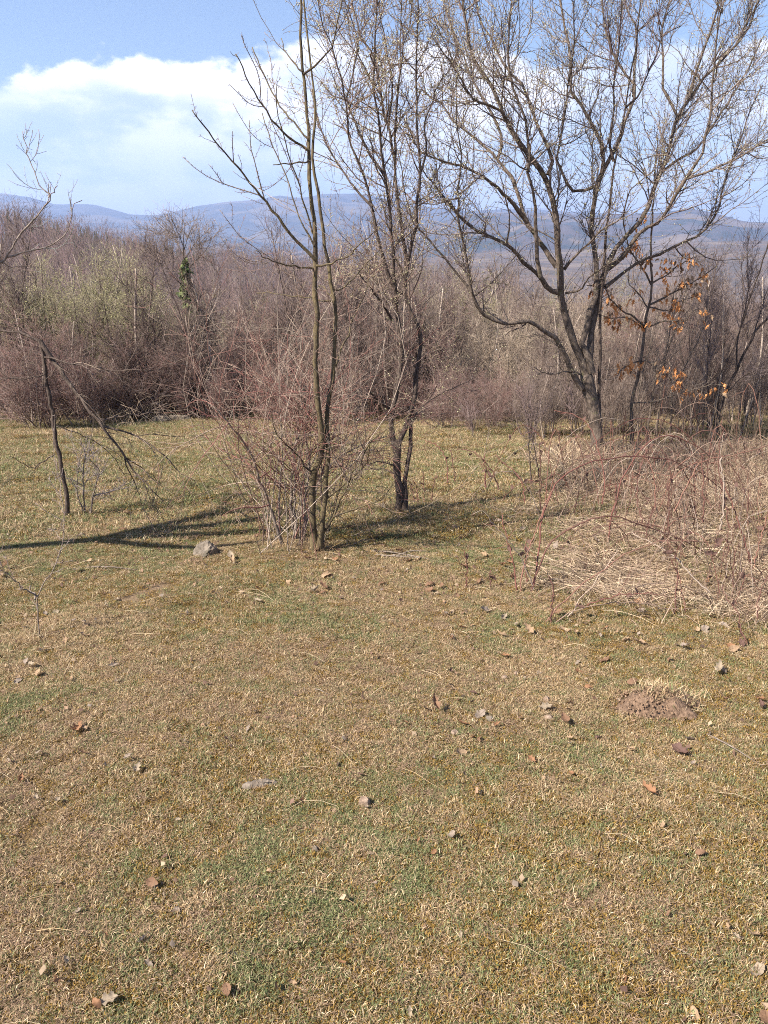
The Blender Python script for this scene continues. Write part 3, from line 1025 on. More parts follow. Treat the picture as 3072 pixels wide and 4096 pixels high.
# --- thick forked plum tree on the right
gb = gpt(597, 461)
Yb = gb[1]
trunk = [limb([('L', 1380, 2010, 1372, 1750, 1345, 1500, 1292, 1290)], Yb, 0.05, 7.6, 6.6)]
tl = [
    limb([('L', 1292, 1300, 1250, 1150, 1180, 1000, 1140, 850, 1105, 700, 1095, 560, 1085, 430, 1070, 250, 1060, 50), ('J', 1060, 1650, 1020, 1500, 960, 1420, 890, 1330, 820, 1230, 740, 1100, 680, 1000, 600, 800, 500, 640, 420, 540, 370, 400, 340, 220, 315, 0)], Yb + .05, -.5, 5.6, 0.9, 34),
    limb([('L', 1062, 440, 1000, 330, 930, 230, 850, 100, 790, 0), ('J', 740, 1500, 690, 1430, 600, 1330, 500, 1220, 380, 1120, 250, 1010, 130, 850, 20, 800, -60, 700)], Yb, .6, 3.2, 0.6, 24),
    limb([('L', 1085, 640, 1000, 620, 930, 520, 830, 440, 740, 330, 640, 250, 500, 190, 380, 120, 280, 40), ('J', 230, 1720, 130, 1600, 60, 1520, -20, 1400)], Yb, -.7, 3.4, 0.6, 24),
    limb([('L', 930, 520, 905, 330, 890, 100), ('J', 915, 1750, 905, 1600, 850, 1450, 875, 1290, 850, 1130, 830, 980, 760, 800, 700, 600, 690, 300, 720, 0)], Yb - .2, -.6, 2.6, 0.6, 24),
    limb([('L', 1345, 1290, 1310, 1130, 1260, 1070, 1300, 950, 1320, 800, 1370, 700, 1380, 550, 1380, 400, 1350, 200, 1350, 0), ('J', 1430, 1540, 1480, 1350, 1465, 1160, 1400, 1080, 1330, 920, 1230, 790, 1200, 700, 1215, 560, 1180, 300, 1150, 150, 1120, 0)], Yb, .7, 4.2, 0.8, 32),
    limb([('J', 1430, 1540, 1300, 1580, 1190, 1570, 1150, 1450, 1090, 1330, 1110, 1200, 1160, 950, 1190, 720, 1215, 560, 1235, 300, 1240, 0)], Yb + .4, -.7, 2.0, 0.6, 24),
    limb([('J', 1020, 1450, 1060, 1350, 1000, 1200, 920, 1000, 870, 850, 800, 700, 640, 520, 560, 330, 470, 200, 420, 0)], Yb - .1, .8, 2.2, 0.6, 24),
    limb([('K', 250, 1510, 330, 1350, 420, 1180, 470, 1000, 540, 850, 550, 700, 480, 620, 400, 480, 330, 330, 300, 150, 280, 0)], Yb + .4, .5, 2.8, 0.6, 22),
    limb([('K', 545, 800, 560, 500, 570, 250, 500, 100, 470, 0)], Yb + .7, .4, 1.8, 0.5, 14),
    limb([('M', 165, 1230, 170, 1050, 200, 850, 240, 700, 300, 470, 370, 310, 450, 210, 540, 100, 620, 20), ('K', 700, 1580, 760, 1440, 820, 1270, 870, 1100, 910, 960, 1010, 820, 1100, 680, 1250, 530, 1400, 360, 1500, 230, 1540, 100, 1580, 0)], Yb + .05, .9, 4.2, 0.7, 32),
    limb([('M', 300, 470, 420, 380, 520, 230, 620, 130, 740, 60), ('K', 900, 1600, 980, 1480, 1180, 1420, 1370, 1330, 1520, 1240, 1659, 1150, 1800, 1060)], Yb + .3, -.9, 3.0, 0.6, 24),
    limb([('K', 900, 1600, 1010, 1430, 1110, 1290, 1130, 1170, 1180, 1000, 1200, 800, 1210, 600, 1230, 350, 1250, 150, 1300, 0)], Yb - .1, -.6, 2.0, 0.5, 22),
    limb([('K', 1000, 830, 1060, 600, 1140, 380, 1200, 200, 1260, 0)], Yb + .7, -.4, 1.8, 0.5, 14),
    limb([('K', 910, 970, 850, 850, 790, 740, 790, 500, 780, 200, 850, 0)], Yb + .7, .6, 1.6, 0.5, 16),
    limb([('M', 300, 600, 420, 500, 600, 380, 760, 330, 900, 250, 1080, 160, 1200, 0), ('K', 1300, 1500, 1400, 1250, 1500, 950, 1620, 700)], Yb + .3, .8, 2.2, 0.5, 22),
    limb([('K', 760, 1440, 900, 1330, 1050, 1250, 1230, 1000, 1360, 800, 1500, 560, 1600, 330)], Yb + .5, 1.0, 1.8, 0.5, 20),
    limb([('L', 1262, 1420, 1190, 1300, 1130, 1150, 1060, 1020, 990, 960, 910, 940, 870, 862, 780, 882, 640, 895, 540, 870, 440, 800, 400, 700, 370, 630, 340, 400, 290, 200, 260, 0), ('J', 275, 1540, 300, 1300, 260, 1000, 270, 800)], Yb, -1.0, 3.4, 0.5, 32),
    limb([('L', 372, 640, 250, 490, 150, 360, 0, 180, -90, 80), ('R', 405, 190, 398, 150)], Yb - .8, -.3, 1.5, 0.4, 16),
    limb([('J', 850, 1850, 760, 1730, 650, 1620, 560, 1530, 450, 1440, 340, 1390, 180, 1340, 20, 1290, -80, 1200, -140, 1050)], Yb - .1, -.8, 2.6, 0.5, 22),
    limb([('J', 600, 1330, 640, 1180, 590, 1030, 480, 820, 380, 640, 330, 480, 240, 300, 180, 100, 150, 0)], Yb + .3, .6, 1.9, 0.5, 20),
    limb([('J', 720, 1080, 650, 950, 540, 880, 400, 820, 280, 620, 150, 430, 60, 300)], Yb - .25, -.5, 1.8, 0.5, 18),
    limb([('L', 1250, 1300, 1130, 1275, 1040, 1300, 930, 1280, 880, 1240)], Yb, -.4, 1.3, 0.4, 12),
    limb([('L', 1130, 650, 1250, 620, 1330, 520, 1450, 430, 1560, 370)], Yb, -.6, 1.4, 0.4, 12),
    limb([('L', 1120, 460, 1180, 370, 1300, 260, 1440, 130, 1600, 20), ('K', 500, 1600, 640, 1470, 800, 1330)], Yb, -.8, 1.7, 0.4, 18),
]
make_tree('plum_tree', 'large forked plum tree with thick grey trunk and wide budding crown', 'tree', gb, trunk, tl, M_BARK_GREY, 8, (430, (0.35, 1.2)), (6000, (0.12, 0.55)), (12000, (0.015, 0.05)),
          up=0.13, ang=(20, 72), tw=((0.155, 0.118, 0.098), (0.20, 0.158, 0.13), (0.115, 0.08, 0.068)), bud=(34000, (0.009, 0.019), BUDS), r1=0.0085, tip=0.0014, wig=0.17)

# --- slender stem growing against it
gb = gpt(603, 458)
Y0 = gb[1] - 0.15
gb[1] = Y0
tl = [limb([('K', 380, 1340, 340, 1280, 350, 1130, 380, 900, 390, 650, 420, 400, 440, 100, 445, 0)], Y0, -.25, 1.5, .5, 16),
      limb([('K', 480, 890, 580, 800, 650, 640, 740, 420, 800, 280, 930, 220)], Y0, .3, 1.2, .4, 14)]
make_tree('young_tree', 'slender straight purple-grey young tree hugging the thick plum trunk', 'tree', gb,
          [limb([('M', 275, 1980, 262, 1700, 245, 1500, 260, 1100, 265, 700, 290, 400, 310, 100, 325, 0), ('K', 340, 1650, 370, 1420, 400, 1290, 430, 1150, 470, 930, 510, 620, 560, 400, 600, 0)], Y0, 0, 2.3, .7, 30)],
          tl, M_BARK_DARK, 7, (34, (0.3, 0.8)), (160, (0.1, 0.3)), (500, (0.015, 0.04)), tw=((0.15, 0.10, 0.10), (0.19, 0.14, 0.12)), bud=(500, (0.007, 0.012), BUDS), ang=(15, 40))

# --- dark twin-trunk tree in the middle
gb = gpt(401, 513)
Yb = gb[1]
trunk = [limb([('G', 1138, 905, 1128, 700, 1115, 540, 1120, 430)], Yb, 0, 4.6, 4.2, 12),
         limb([('G', 1162, 895, 1165, 700, 1185, 560, 1203, 450, 1200, 330, 1215, 200)], Yb - .02, .1, 3.3, 1.9, 14)]
tl = [
    limb([('G', 1116, 520, 1090, 400, 1074, 270, 1110, 120), ('D', 905, 1280, 945, 1060, 940, 880, 910, 720, 895, 560, 895, 400, 875, 200, 855, 0), ('I', 690, 1680, 660, 1450, 640, 1230, 600, 980, 570, 830, 590, 600, 600, 300, 620, 0)], Yb, -.35, 3.6, .6, 34),
    limb([('G', 1118, 460, 1170, 375, 1205, 260, 1235, 70), ('D', 1060, 1000, 1068, 850, 1000, 720, 965, 600, 972, 480, 1010, 270, 1036, 162), ('I', 990, 1870, 1020, 1650, 1015, 1450, 995, 1150, 985, 800, 990, 550, 1000, 250, 1000, 0)], Yb, .3, 3.3, .7, 34),
    limb([('D', 972, 480, 966, 300, 940, 162), ('I', 800, 1850, 780, 1600, 765, 1450, 720, 1230, 680, 1050, 640, 850, 600, 700, 590, 560, 450, 310, 370, 0)], Yb + .15, .3, 2.4, .5, 26),
    limb([('D', 895, 560, 850, 480, 805, 300, 780, 170, 745, 20), ('I', 490, 1700, 430, 1550, 370, 1400, 335, 1270, 330, 1100, 290, 850, 215, 570, 190, 430, 110, 300, 50, 0)], Yb - .15, -.5, 2.3, .5, 28),
    limb([('I', 560, 1950, 390, 1770, 250, 1570, 150, 1400, 60, 1210, 20, 1050, 5, 850)], Yb - .3, .4, 1.5, .4, 18),
    limb([('I', 690, 1670, 540, 1460, 440, 1270, 380, 1100, 330, 1000, 330, 900, 380, 720, 410, 560, 430, 400, 300, 0)], Yb - .2, .3, 1.7, .4, 22),
    limb([('I', 780, 1560, 785, 1200, 800, 1050, 850, 560, 850, 300, 835, 0)], Yb + .25, -.3, 1.6, .5, 18),
    limb([('I', 715, 1225, 760, 780, 720, 560, 650, 200, 610, 0)], Yb + .3, .4, 1.3, .4, 16),
    limb([('I', 1020, 1650, 1080, 1450, 1060, 1200, 1130, 1000, 1180, 830, 1300, 650, 1380, 480)], Yb + .3, .3, 1.3, .4, 18),
    limb([('D', 880, 780, 820, 680, 740, 570, 660, 470)], Yb, -.4, 1.6, .5, 12),
    limb([('D', 880, 560, 800, 450, 740, 370, 700, 300)], Yb, .3, 1.3, .4, 12),
    limb([('G', 1065, 220, 1010, 170, 930, 100, 880, 20)], Yb, -.3, 1.8, .5, 10),
    limb([('G', 1190, 330, 1280, 200, 1400, 120, 1550, 50)], Yb, .5, 1.2, .4, 12),
    limb([('G', 1115, 590, 1000, 560, 900, 580, 820, 560)], Yb, -.4, 1.0, .3, 10),
    limb([('G', 1100, 640, 1010, 610, 880, 620, 760, 610)], Yb, .4, 1.0, .3, 10),
]
make_tree('plum_tree', 'dark twin-trunked plum tree with tall upright budding limbs', 'tree', gb, trunk, tl, M_BARK_DARK, 8, (220, (0.25, 0.85)), (2300, (0.1, 0.36)), (5200, (0.012, 0.04)),
          up=0.10, ang=(25, 75), tw=((0.16, 0.11, 0.085), (0.21, 0.155, 0.115), (0.12, 0.08, 0.065)), bud=(18000, (0.007, 0.014), BUDS), r1=0.006, tip=0.0011, wig=0.17)

# --- olive two-stemmed young tree
gb = gpt(316, 552)
Yb = gb[1]
trunk = [limb([('G', 582, 1145, 565, 880, 575, 650, 605, 560, 620, 450, 605, 250, 590, 50), ('D', 385, 1080, 400, 900, 390, 700, 382, 450, 385, 250, 375, 60), ('A', 1345, 900, 1338, 650, 1320, 420, 1305, 200, 1298, 0)], Yb, -.1, 4.0, 1.15, 44, tp=.9),
         limb([('G', 610, 1140, 640, 850, 655, 600, 665, 350, 670, 200, 695, 60), ('D', 485, 1250, 510, 900, 515, 680, 490, 500, 455, 330, 430, 150, 415, 0), ('A', 1355, 740, 1352, 600, 1362, 450, 1340, 250, 1310, 0)], Yb - .02, .25, 3.1, .6, 40, tp=.9)]
tl = [
    limb([('D', 382, 385, 230, 230, 60, 0), ('A', 1120, 840, 1000, 690, 900, 570, 825, 470)], Yb - .06, -.3, 1.9, .55, 22),
    limb([('A', 1338, 655, 1230, 580, 1150, 480, 1090, 380, 1015, 230)], Yb - .08, -.25, 1.4, .5, 16),
    limb([('A', 1332, 600, 1240, 500, 1170, 390, 1120, 280, 1085, 200)], Yb - .08, .2, 1.1, .5, 16),
    limb([('A', 1342, 695, 1260, 705, 1180, 715)], Yb - .08, -.1, 1.0, .5, 8),
    limb([('D', 378, 448, 230, 432, 100, 390, 0, 330)], Yb - .05, -.4, 1.3, .4, 14),
    limb([('A', 1312, 320, 1390, 250, 1440, 190, 1475, 0)], Yb - .1, -.2, 1.1, .5, 12),
    limb([('A', 1305, 310, 1260, 260, 1210, 170)], Yb - .1, .15, .9, .4, 10),
    limb([('D', 390, 425, 500, 410, 600, 360, 690, 270, 780, 190)], Yb - .05, -.35, 1.4, .45, 14),
    limb([('D', 510, 660, 440, 570, 400, 560)], Yb + .15, .2, 1.2, .5, 8),
    limb([('D', 510, 660, 420, 650, 250, 620, 80, 600, 0, 598)], Yb + .15, .3, 1.2, .4, 14),
    limb([('D', 500, 580, 570, 560, 640, 500, 720, 410, 800, 330)], Yb + .15, .25, 1.2, .4, 12),
    limb([('G', 615, 1050, 700, 920, 800, 700, 880, 560, 940, 440, 1080, 330, 1200, 250)], Yb, -.5, 1.6, .4, 16),
    limb([('G', 700, 920, 860, 862, 1020, 800, 1110, 650)], Yb - .2, .1, 1.3, .4, 12),
    limb([('G', 660, 800, 760, 720, 850, 650, 920, 560, 940, 430)], Yb, -.4, 1.2, .4, 12),
    limb([('G', 570, 640, 520, 600, 480, 530, 350, 400, 300, 250)], Yb, -.3, 1.3, .4, 14),
    limb([('D', 500, 1190, 540, 1000, 610, 830, 640, 740, 720, 560, 730, 400)], Yb + .1, .4, 1.5, .4, 16),
    limb([('A', 1350, 1010, 1300, 830, 1250, 660, 1200, 480, 1190, 350)], Yb - .05, -.3, 1.0, .4, 14),
    limb([('D', 378, 300, 300, 150, 250, 20), ('A', 1210, 700, 1170, 640, 1150, 540, 1132, 490)], Yb - .05, .3, 1.0, .4, 14),
]
make_tree('young_tree', 'young tree with two smooth olive stems rising through red shoots', 'tree', gb, trunk, tl, M_BARK_OLIVE, 8, (38, (0.2, 0.55)), (120, (0.06, 0.22)), (1500, (0.010, 0.026)),
          up=0.16, ang=(25, 60), tw=((0.16, 0.115, 0.085), (0.13, 0.085, 0.065), (0.19, 0.15, 0.12)), r1=0.0045, tip=0.0012)

# --- grey-stemmed shrub with red shoots round it
gb = gpt(280, 548)
Yb = gb[1] + 0.12
gb[1] = Yb
gb[2] = float(height(gb[0], gb[1]))
stems = [
    limb([('G', 370, 1090, 300, 880, 240, 720, 170, 530, 110, 420, 0, 280, -90, 190)], Yb - .1, -.3, 2.5, .7, 20),
    limb([('G', 352, 1010, 355, 700, 390, 520, 470, 440, 500, 300, 480, 100)], Yb + .1, .1, 1.6, .6, 18),
    limb([('G', 445, 1070, 430, 850, 432, 700, 450, 500, 470, 300, 480, 60)], Yb + .1, .2, 2.2, .7, 18),
    limb([('G', 462, 1060, 450, 720, 500, 480, 530, 300, 565, 60)], Yb, .3, 1.9, .6, 18),
    limb([('G', 512, 1080, 522, 800, 545, 600, 520, 400, 500, 250, 490, 0)], Yb + .05, .4, 1.8, .6, 18),
    limb([('G', 482, 1130, 490, 900, 480, 820, 520, 650, 600, 500, 640, 300)], Yb - .1, -.1, 1.1, .5, 14),
    limb([('G', 500, 1060, 600, 700, 690, 580, 790, 505, 900, 450, 1050, 400)], Yb + .2, .3, 1.6, .5, 16),
    limb([('G', 560, 920, 620, 640, 700, 400, 760, 200, 830, 40)], Yb + .2, .3, 1.2, .4, 14),
]
root, b1, b2 = make_tree('shrub', 'grey-stemmed thorny shrub with many thin red shoots beside the olive stems', 'shrub', gb, [], stems, M_BARK_PALE, 7, (130, (0.35, 1.0)), (900, (0.15, 0.55)), (2200, (0.01, 0.03)),
                         up=0.05, ang=(30, 85), tw=((0.21, 0.13, 0.10), (0.27, 0.20, 0.15), (0.20, 0.085, 0.07)), r1=0.005, tip=0.0011, limbname='stem', sag=0.03)
red = MB()


def fan_shoots(mb, x0, x1, ybase, Y, n, tx0, tx1, ty0, ty1, dy, r, cols, bow=0.12):
    b_ = pt(rng.uniform(x0, x1, n), np.full(n, ybase), Y + rng.normal(0, .2, n))
    b_[:, 2] = height(b_[:, 0], b_[:, 1]) - 0.01
    tpos = pt(rng.uniform(tx0, tx1, n), rng.uniform(ty0, ty1, n), Y + rng.normal(0, dy, n))
    side = nz(np.cross(tpos - b_, [0, 1, 0]))
    u = np.linspace(0, 1, 9)[None, :, None]
    ln_ = np.linalg.norm(tpos - b_, axis=1)[:, None, None]
    bw = (rng.normal(0, 1, n) * bow)[:, None, None]
    P = b_[:, None] * (1 - u) + tpos[:, None] * u + side[:, None] * np.sin(u * math.pi) * bw * ln_ + np.array([0, 0, 0.10]) * np.sin(u * math.pi) * ln_
    P[:, 1:] += rng.normal(0, 0.006, P[:, 1:].shape)
    R = np.repeat((r * rng.uniform(.6, 1.2, n))[:, None], 9, 1) * (1 - 0.72 * np.linspace(0, 1, 9))[None]
    mb.tubes(P, R, 4, palette(cols, [1] * len(cols), n))
    s = grow(P, R, n * 11, (0.28, 1), (25, 70), (0.1, 0.55), 0.05, 0.12, 5, 0.5, 0.0025, 0.0010)
    mb.tubes(*s, 3, palette(cols, [1] * len(cols), n * 11))
    s3 = grow(s[0], s[1], n * 22, (0.1, 1), (40, 80), (0.012, 0.03), 0.05, 0.12, 3, 0.5, 0.0014, 0.0009)
    mb.tubes(*s3, 3, palette(cols, [1] * len(cols), n * 22))
    return P, R


REDC = [(0.18, 0.085, 0.068), (0.15, 0.10, 0.078), (0.21, 0.135, 0.105), (0.20, 0.155, 0.12), (0.28, 0.22, 0.17)]
fan_shoots(red, 255, 335, 540, Yb, 26, 140, 430, 180, 370, .6, 0.0032, REDC, 0.18)
fan_shoots(red, 255, 320, 538, Yb + .15, 15, 120, 310, 280, 385, .6, 0.0030, REDC, 0.24)
fan_shoots(red, 270, 335, 540, Yb + .1, 13, 310, 440, 230, 380, .4, 0.004, REDC, 0.15)
tag(red.build('red_shoots', M_TWIG, root, gb), 'thin wine-red shoots fanning upwards', kind='stuff')

# --- oak sapling with last year's leaves
gb = gpt(632, 453)
Yb = gb[1]
trunk = [limb([('M', 512, 1925, 510, 1700, 515, 1530, 545, 1400, 580, 1250, 600, 1100, 620, 950, 635, 820, 660, 700, 672, 580, 665, 400, 670, 200, 680, 0), ('K', 710, 1600, 720, 1450, 742, 1250, 745, 1120)], Yb, -.1, 2.6, .5, 36)]
tl = [limb([('M', 622, 935, 520, 830, 420, 780, 340, 690, 290, 600, 150, 590)], Yb, -.4, 1.4, .4, 16),
      limb([('M', 640, 918, 800, 868, 930, 878, 1000, 800, 1060, 780)], Yb, -.3, 1.2, .4, 14),
      limb([('M', 662, 740, 830, 658, 950, 590, 1100, 500, 1200, 430)], Yb, .3, 1.3, .4, 16),
      limb([('M', 670, 580, 600, 450, 500, 300, 450, 100, 440, 0)], Yb, -.3, 1.2, .4, 14),
      limb([('M', 672, 570, 800, 500, 880, 430, 1000, 370)], Yb, .3, 1.1, .4, 12),
      limb([('M', 590, 1190, 500, 1220, 430, 1260, 395, 1320)], Yb, -.25, 1.0, .4, 10),
      limb([('M', 560, 1310, 600, 1190, 700, 1230, 780, 1290, 870, 1370, 910, 1440)], Yb, -.3, 1.1, .4, 12),
      limb([('M', 520, 1530, 700, 1520, 850, 1470, 1000, 1430, 1150, 1380)], Yb, -.3, 1.0, .4, 14),
      limb([('M', 650, 780, 560, 640, 480, 560, 540, 290)], Yb, .3, .9, .3, 12),
      limb([('M', 650, 760, 800, 790, 880, 720, 1090, 650)], Yb, .2, .9, .3, 12),
      limb([('M', 625, 940, 480, 850, 330, 850, 250, 815)], Yb, -.35, 1.0, .3, 12)]
oak, b1, b2 = make_tree('oak_sapling', 'slender oak sapling still holding clusters of orange dead leaves', 'sapling', gb, trunk, tl, M_BARK_GREY, 7, (34, (0.15, 0.5)), (160, (0.08, 0.25)), (400, (0.012, 0.03)),
                        tw=((0.17, 0.13, 0.10), (0.21, 0.17, 0.13)), ang=(25, 55), r1=0.005)


def leaf_mesh(name, lobes, curl, fold, col, mat, asp=0.5, seed=1):
    """one leaf about 1 m long at scale 1: midrib along +Y, both halves cut to the outline, folded and curled, thin but with two sides"""
    r_ = np.random.default_rng(seed)
    n = 13
    u = np.linspace(0, 1, n)
    w = asp * np.sin(math.pi * u ** 0.8) ** 0.75 * 0.5
    if lobes:
        w = w * (0.72 + 0.28 * np.cos(u * math.pi * 2 * lobes + r_.random())) + 0.015
    w[0], w[-1] = 0.012, 0.01
    tw_ = r_.normal(0, 0.25)
    rows = []
    for s in (-1, -0.5, 0, 0.5, 1):
        x = s * w * (1 + 0.08 * r_.normal(size=n) * abs(s))
        z = abs(s) * w * fold + curl * (u - 0.5) ** 2 + 0.05 * r_.normal(size=n) * abs(s) + tw_ * (u - 0.5) * x * 2
        rows.append(np.stack([x, u, z], -1))
    V = np.stack(rows, 1).reshape(-1, 3)
    idx = np.arange(n * 5).reshape(n, 5)
    q = np.stack([idx[:-1, :-1], idx[:-1, 1:], idx[1:, 1:], idx[1:, :-1]], -1).reshape(-1, 4)
    st = np.array([[[0, -0.22, 0.02 + curl * 0.3], [0, -0.1, curl * 0.28], [0, 0, curl * 0.25], [0, 0.5, 0.0]]])
    cc = np.clip(np.array(col)[None] * (1 + 0.10 * r_.normal(size=(len(V), 1))), 0.01, 0.9)
    mb = MB().raw(V, q=q, c=cc)
    mb.tubes(st, np.array([[0.012, 0.011, 0.012, 0.006]]), 4, np.array(col) * 0.8)
    o = mb.build(name, mat)
    me = o.data
    bpy.data.objects.remove(o)
    return me


LEAFCOL = {'orange': (0.29, 0.150, 0.078), 'brown': (0.22, 0.125, 0.075), 'tan': (0.38, 0.255, 0.155), 'pale': (0.34, 0.265, 0.185), 'grey': (0.29, 0.225, 0.175), 'purple': (0.14, 0.080, 0.062)}
LEAFCOL['amber'] = (0.70, 0.32, 0.12)
LM = {}
for ci, (cn, cv) in enumerate(LEAFCOL.items()):
    for k in range(4):
        LM[cn, k] = leaf_mesh('leaf_' + cn, (3 if k < 2 else 0), (0.5, 0.9, 0.6, -0.5)[k], (0.5, 0.9, 0.4, 0.3)[k], cv, M_LEAF, (0.62, 0.5, 0.6, 0.5)[k], seed=ci * 7 + k)


def put_leaf(name, me, p, size, rot, parent=None, base=None):
    o = bpy.data.objects.new(name, me)
    COL.objects.link(o)
    o.location = np.asarray(p) - (base if base is not None else 0)
    o.rotation_euler = rot
    o.scale = (size,) * 3
    if parent:
        o.parent = parent
    return o


CL = [430, 1250, 450, 1210, 510, 1200, 530, 1230, 570, 1230, 500, 1250, 410, 1310, 420, 1280, 710, 1235, 700, 1290, 720, 1270, 850, 1250, 850, 1290, 860, 1370, 845, 1385, 875, 1370, 910, 1440, 300, 840, 340, 860, 250, 820, 285, 825, 370, 880,
      150, 590, 165, 610, 210, 610, 260, 600, 330, 620, 320, 700, 345, 715, 380, 760, 480, 700, 570, 630, 490, 850, 580, 870, 615, 895, 555, 890, 530, 290, 545, 280, 510, 295, 570, 50, 510, 140, 740, 380, 810, 390, 850, 400, 880, 430, 850, 430,
      820, 460, 990, 390, 940, 420, 1000, 350, 1150, 480, 1155, 540, 920, 580, 960, 580, 980, 570, 1020, 555, 1090, 645, 1080, 660, 820, 655, 770, 710, 880, 690, 890, 760, 870, 740, 910, 770, 830, 820, 860, 860, 800, 830, 1000, 800, 1040, 850,
      920, 870, 820, 905, 990, 1435, 1070, 1405, 1130, 1350, 760, 480, 820, 540, 590, 430, 430, 325, 800, 1280, 940, 1390]
lp = px(('M',) + tuple(CL))
allP = np.concatenate([b1[0].reshape(-1, 3), b2[0].reshape(-1, 3)] + [l[0].reshape(-1, 3) for l in tl])
cl_pix = lp
for (lx, ly) in lp:
    q0 = pt(lx, ly, Yb)
    j = np.argmin(np.abs(allP[:, 0] - q0[0]) + np.abs(allP[:, 2] - q0[2]) + 0.3 * np.abs(allP[:, 1] - q0[1]))
    near = allP[j]
    tgt = np.array([q0[0], near[1], q0[2]])
    if np.linalg.norm(tgt - near) > 0.06:
        MB().tubes(np.stack([near, (near + tgt) / 2 + [0, 0, 0.01], tgt])[None], np.array([[0.0022, 0.0018, 0.0014]]), 3, (0.19, 0.15, 0.12)).build('twig', M_TWIG, oak, gb)
    for k in range(int(rng.integers(4, 8))):
        cn = rng.choice(['amber', 'amber', 'amber', 'amber', 'amber', 'tan', 'brown'])
        put_leaf('leaf', LM[cn, int(rng.integers(0, 2))], tgt + rng.normal(0, 0.034, 3), rng.uniform(0.045, 0.080), (rng.uniform(-2.6, -1.0), rng.uniform(-.6, .6), rng.uniform(0, 6.28)), oak, gb)

# --- dark leaning tree at the right edge
gb = gpt(710, 446)
Yb = gb[1]
trunk = [limb([('M', 1152, 1878, 1200, 1650, 1270, 1450, 1350, 1280, 1450, 1080, 1520, 940, 1600, 860, 1700, 700), ('R', 800, 250)], Yb, .4, 2.3, .7, 26),
         limb([('M', 1142, 1850, 1130, 1600, 1180, 1400, 1250, 1250, 1340, 1050, 1420, 830, 1480, 630, 1550, 450, 1600, 280), ('R', 772, 220)], Yb - .05, -.3, 1.6, .5, 24)]
tl = [limb([('M', 1200, 1640, 1120, 1400, 1130, 1150, 1150, 900, 1180, 700)], Yb, .3, .9, .35, 14),
      limb([('M', 1350, 1280, 1360, 1050, 1440, 700, 1445, 400, 1450, 180)], Yb + .1, .2, 1.0, .35, 16),
      limb([('M', 1480, 1030, 1560, 760, 1600, 640)], Yb + .2, .2, .9, .3, 10),
      limb([('M', 1280, 1440, 1400, 1330, 1520, 1260, 1620, 1150)], Yb, -.3, .9, .3, 10)]
make_tree('leaning_tree', 'dark thin tree leaning right over the far grass gap', 'tree', gb, trunk, tl, M_BARK_DARK, 7, (60, (0.3, 0.9)), (420, (0.12, 0.4)), (1000, (0.02, 0.05)),
          tw=((0.13, 0.095, 0.095), (0.17, 0.13, 0.12)), ang=(20, 50), r1=0.007, tip=0.0014)

# --- thin grey poles of the coppice behind the sapling
for (lab, segs, r) in (
        ('thin pale coppice stem standing beside the oak sapling foot', [('M', 640, 1900, 660, 1600, 700, 1350, 790, 1100, 830, 900, 850, 650)], 1.3),
        ('dark thin coppice stem between oak sapling and leaning tree', [('M', 700, 1880, 730, 1600, 760, 1300, 820, 1050, 900, 800, 960, 560)], 1.2),
        ('short mossy coppice stem close behind the oak sapling', [('M', 570, 1900, 565, 1600, 575, 1400, 640, 1150, 700, 950)], 1.5),
        ('crooked coppice stem arching over the far grass gap', [('M', 800, 1880, 830, 1650, 840, 1450, 990, 1150, 1100, 900, 1120, 700)], 1.1)):
    g0 = px(*segs)[0]
    gb = gpt(g0[0], g0[1])
    make_tree('coppice_stem', lab, 'stem', gb, [limb(segs, gb[1] + .25, .3, r, .4, 18)], [], M_BARK_GREY, 6, (14, (0.3, 0.8)), (110, (0.12, 0.4)), (250, (0.02, 0.05)), tw=((0.18, 0.14, 0.11), (0.15, 0.11, 0.09)), ang=(15, 45), r1=0.005, tip=0.0014, group='coppice stems')

# --- broken tree on the left, its top bent over
gb = gpt(67, 518)
Yb = gb[1]
trunk = [limb([('F', 432, 922, 425, 800, 395, 600, 370, 450, 345, 300, 310, 80), ('C', 300, 1150, 262, 920)], Yb, .05, 2.5, 2.0, 26)]
tl = [limb([('C', 258, 915, 340, 1030, 420, 1150, 520, 1290), ('F', 520, 150, 610, 270, 680, 350, 790, 490, 850, 600, 940, 700, 1060, 820)], Yb + .05, -.5, 2.6, .4, 26, tp=.9),
      limb([('C', 262, 920, 230, 905, 120, 865, 0, 842), ('R', -40, 328, -80, 336)], Yb + .05, .2, 1.7, .8, 12),
      limb([('F', 640, 300, 720, 275, 800, 265, 930, 250, 1050, 240)], Yb - .15, -.3, 1.3, .35, 12),
      limb([('F', 680, 335, 850, 380, 970, 450, 1100, 560, 1180, 640, 1270, 690)], Yb - .2, -.3, 1.4, .35, 14),
      limb([('F', 800, 510, 830, 610, 880, 720, 940, 890)], Yb - .25, -.1, .8, .3, 12),
      limb([('F', 820, 540, 920, 600, 1050, 710)], Yb - .3, .2, .7, .3, 8),
      limb([('C', 290, 1020, 370, 1030, 450, 1060, 600, 1080, 750, 1105, 1000, 1100)], Yb, -.3, 1.1, .35, 14),
      limb([('C', 287, 1130, 150, 1160, 0, 1150)], Yb, -.1, .9, .3, 10),
      limb([('F', 350, 520, 280, 560, 220, 595, 140, 570, 65, 525)], Yb, -.3, .8, .3, 10),
      limb([('F', 360, 320, 480, 370, 600, 420, 720, 520, 800, 650)], Yb, .2, .7, .3, 12)]
make_tree('broken_tree', 'snapped thin tree with its top hanging down to the grass', 'tree', gb, trunk, tl, M_BARK_DARK, 7, (40, (0.2, 0.7)), (200, (0.08, 0.3)), (600, (0.012, 0.035)), up=-0.08,
          tw=((0.13, 0.095, 0.075), (0.16, 0.12, 0.09)), r1=0.004, tip=0.0012, ang=(25, 60))

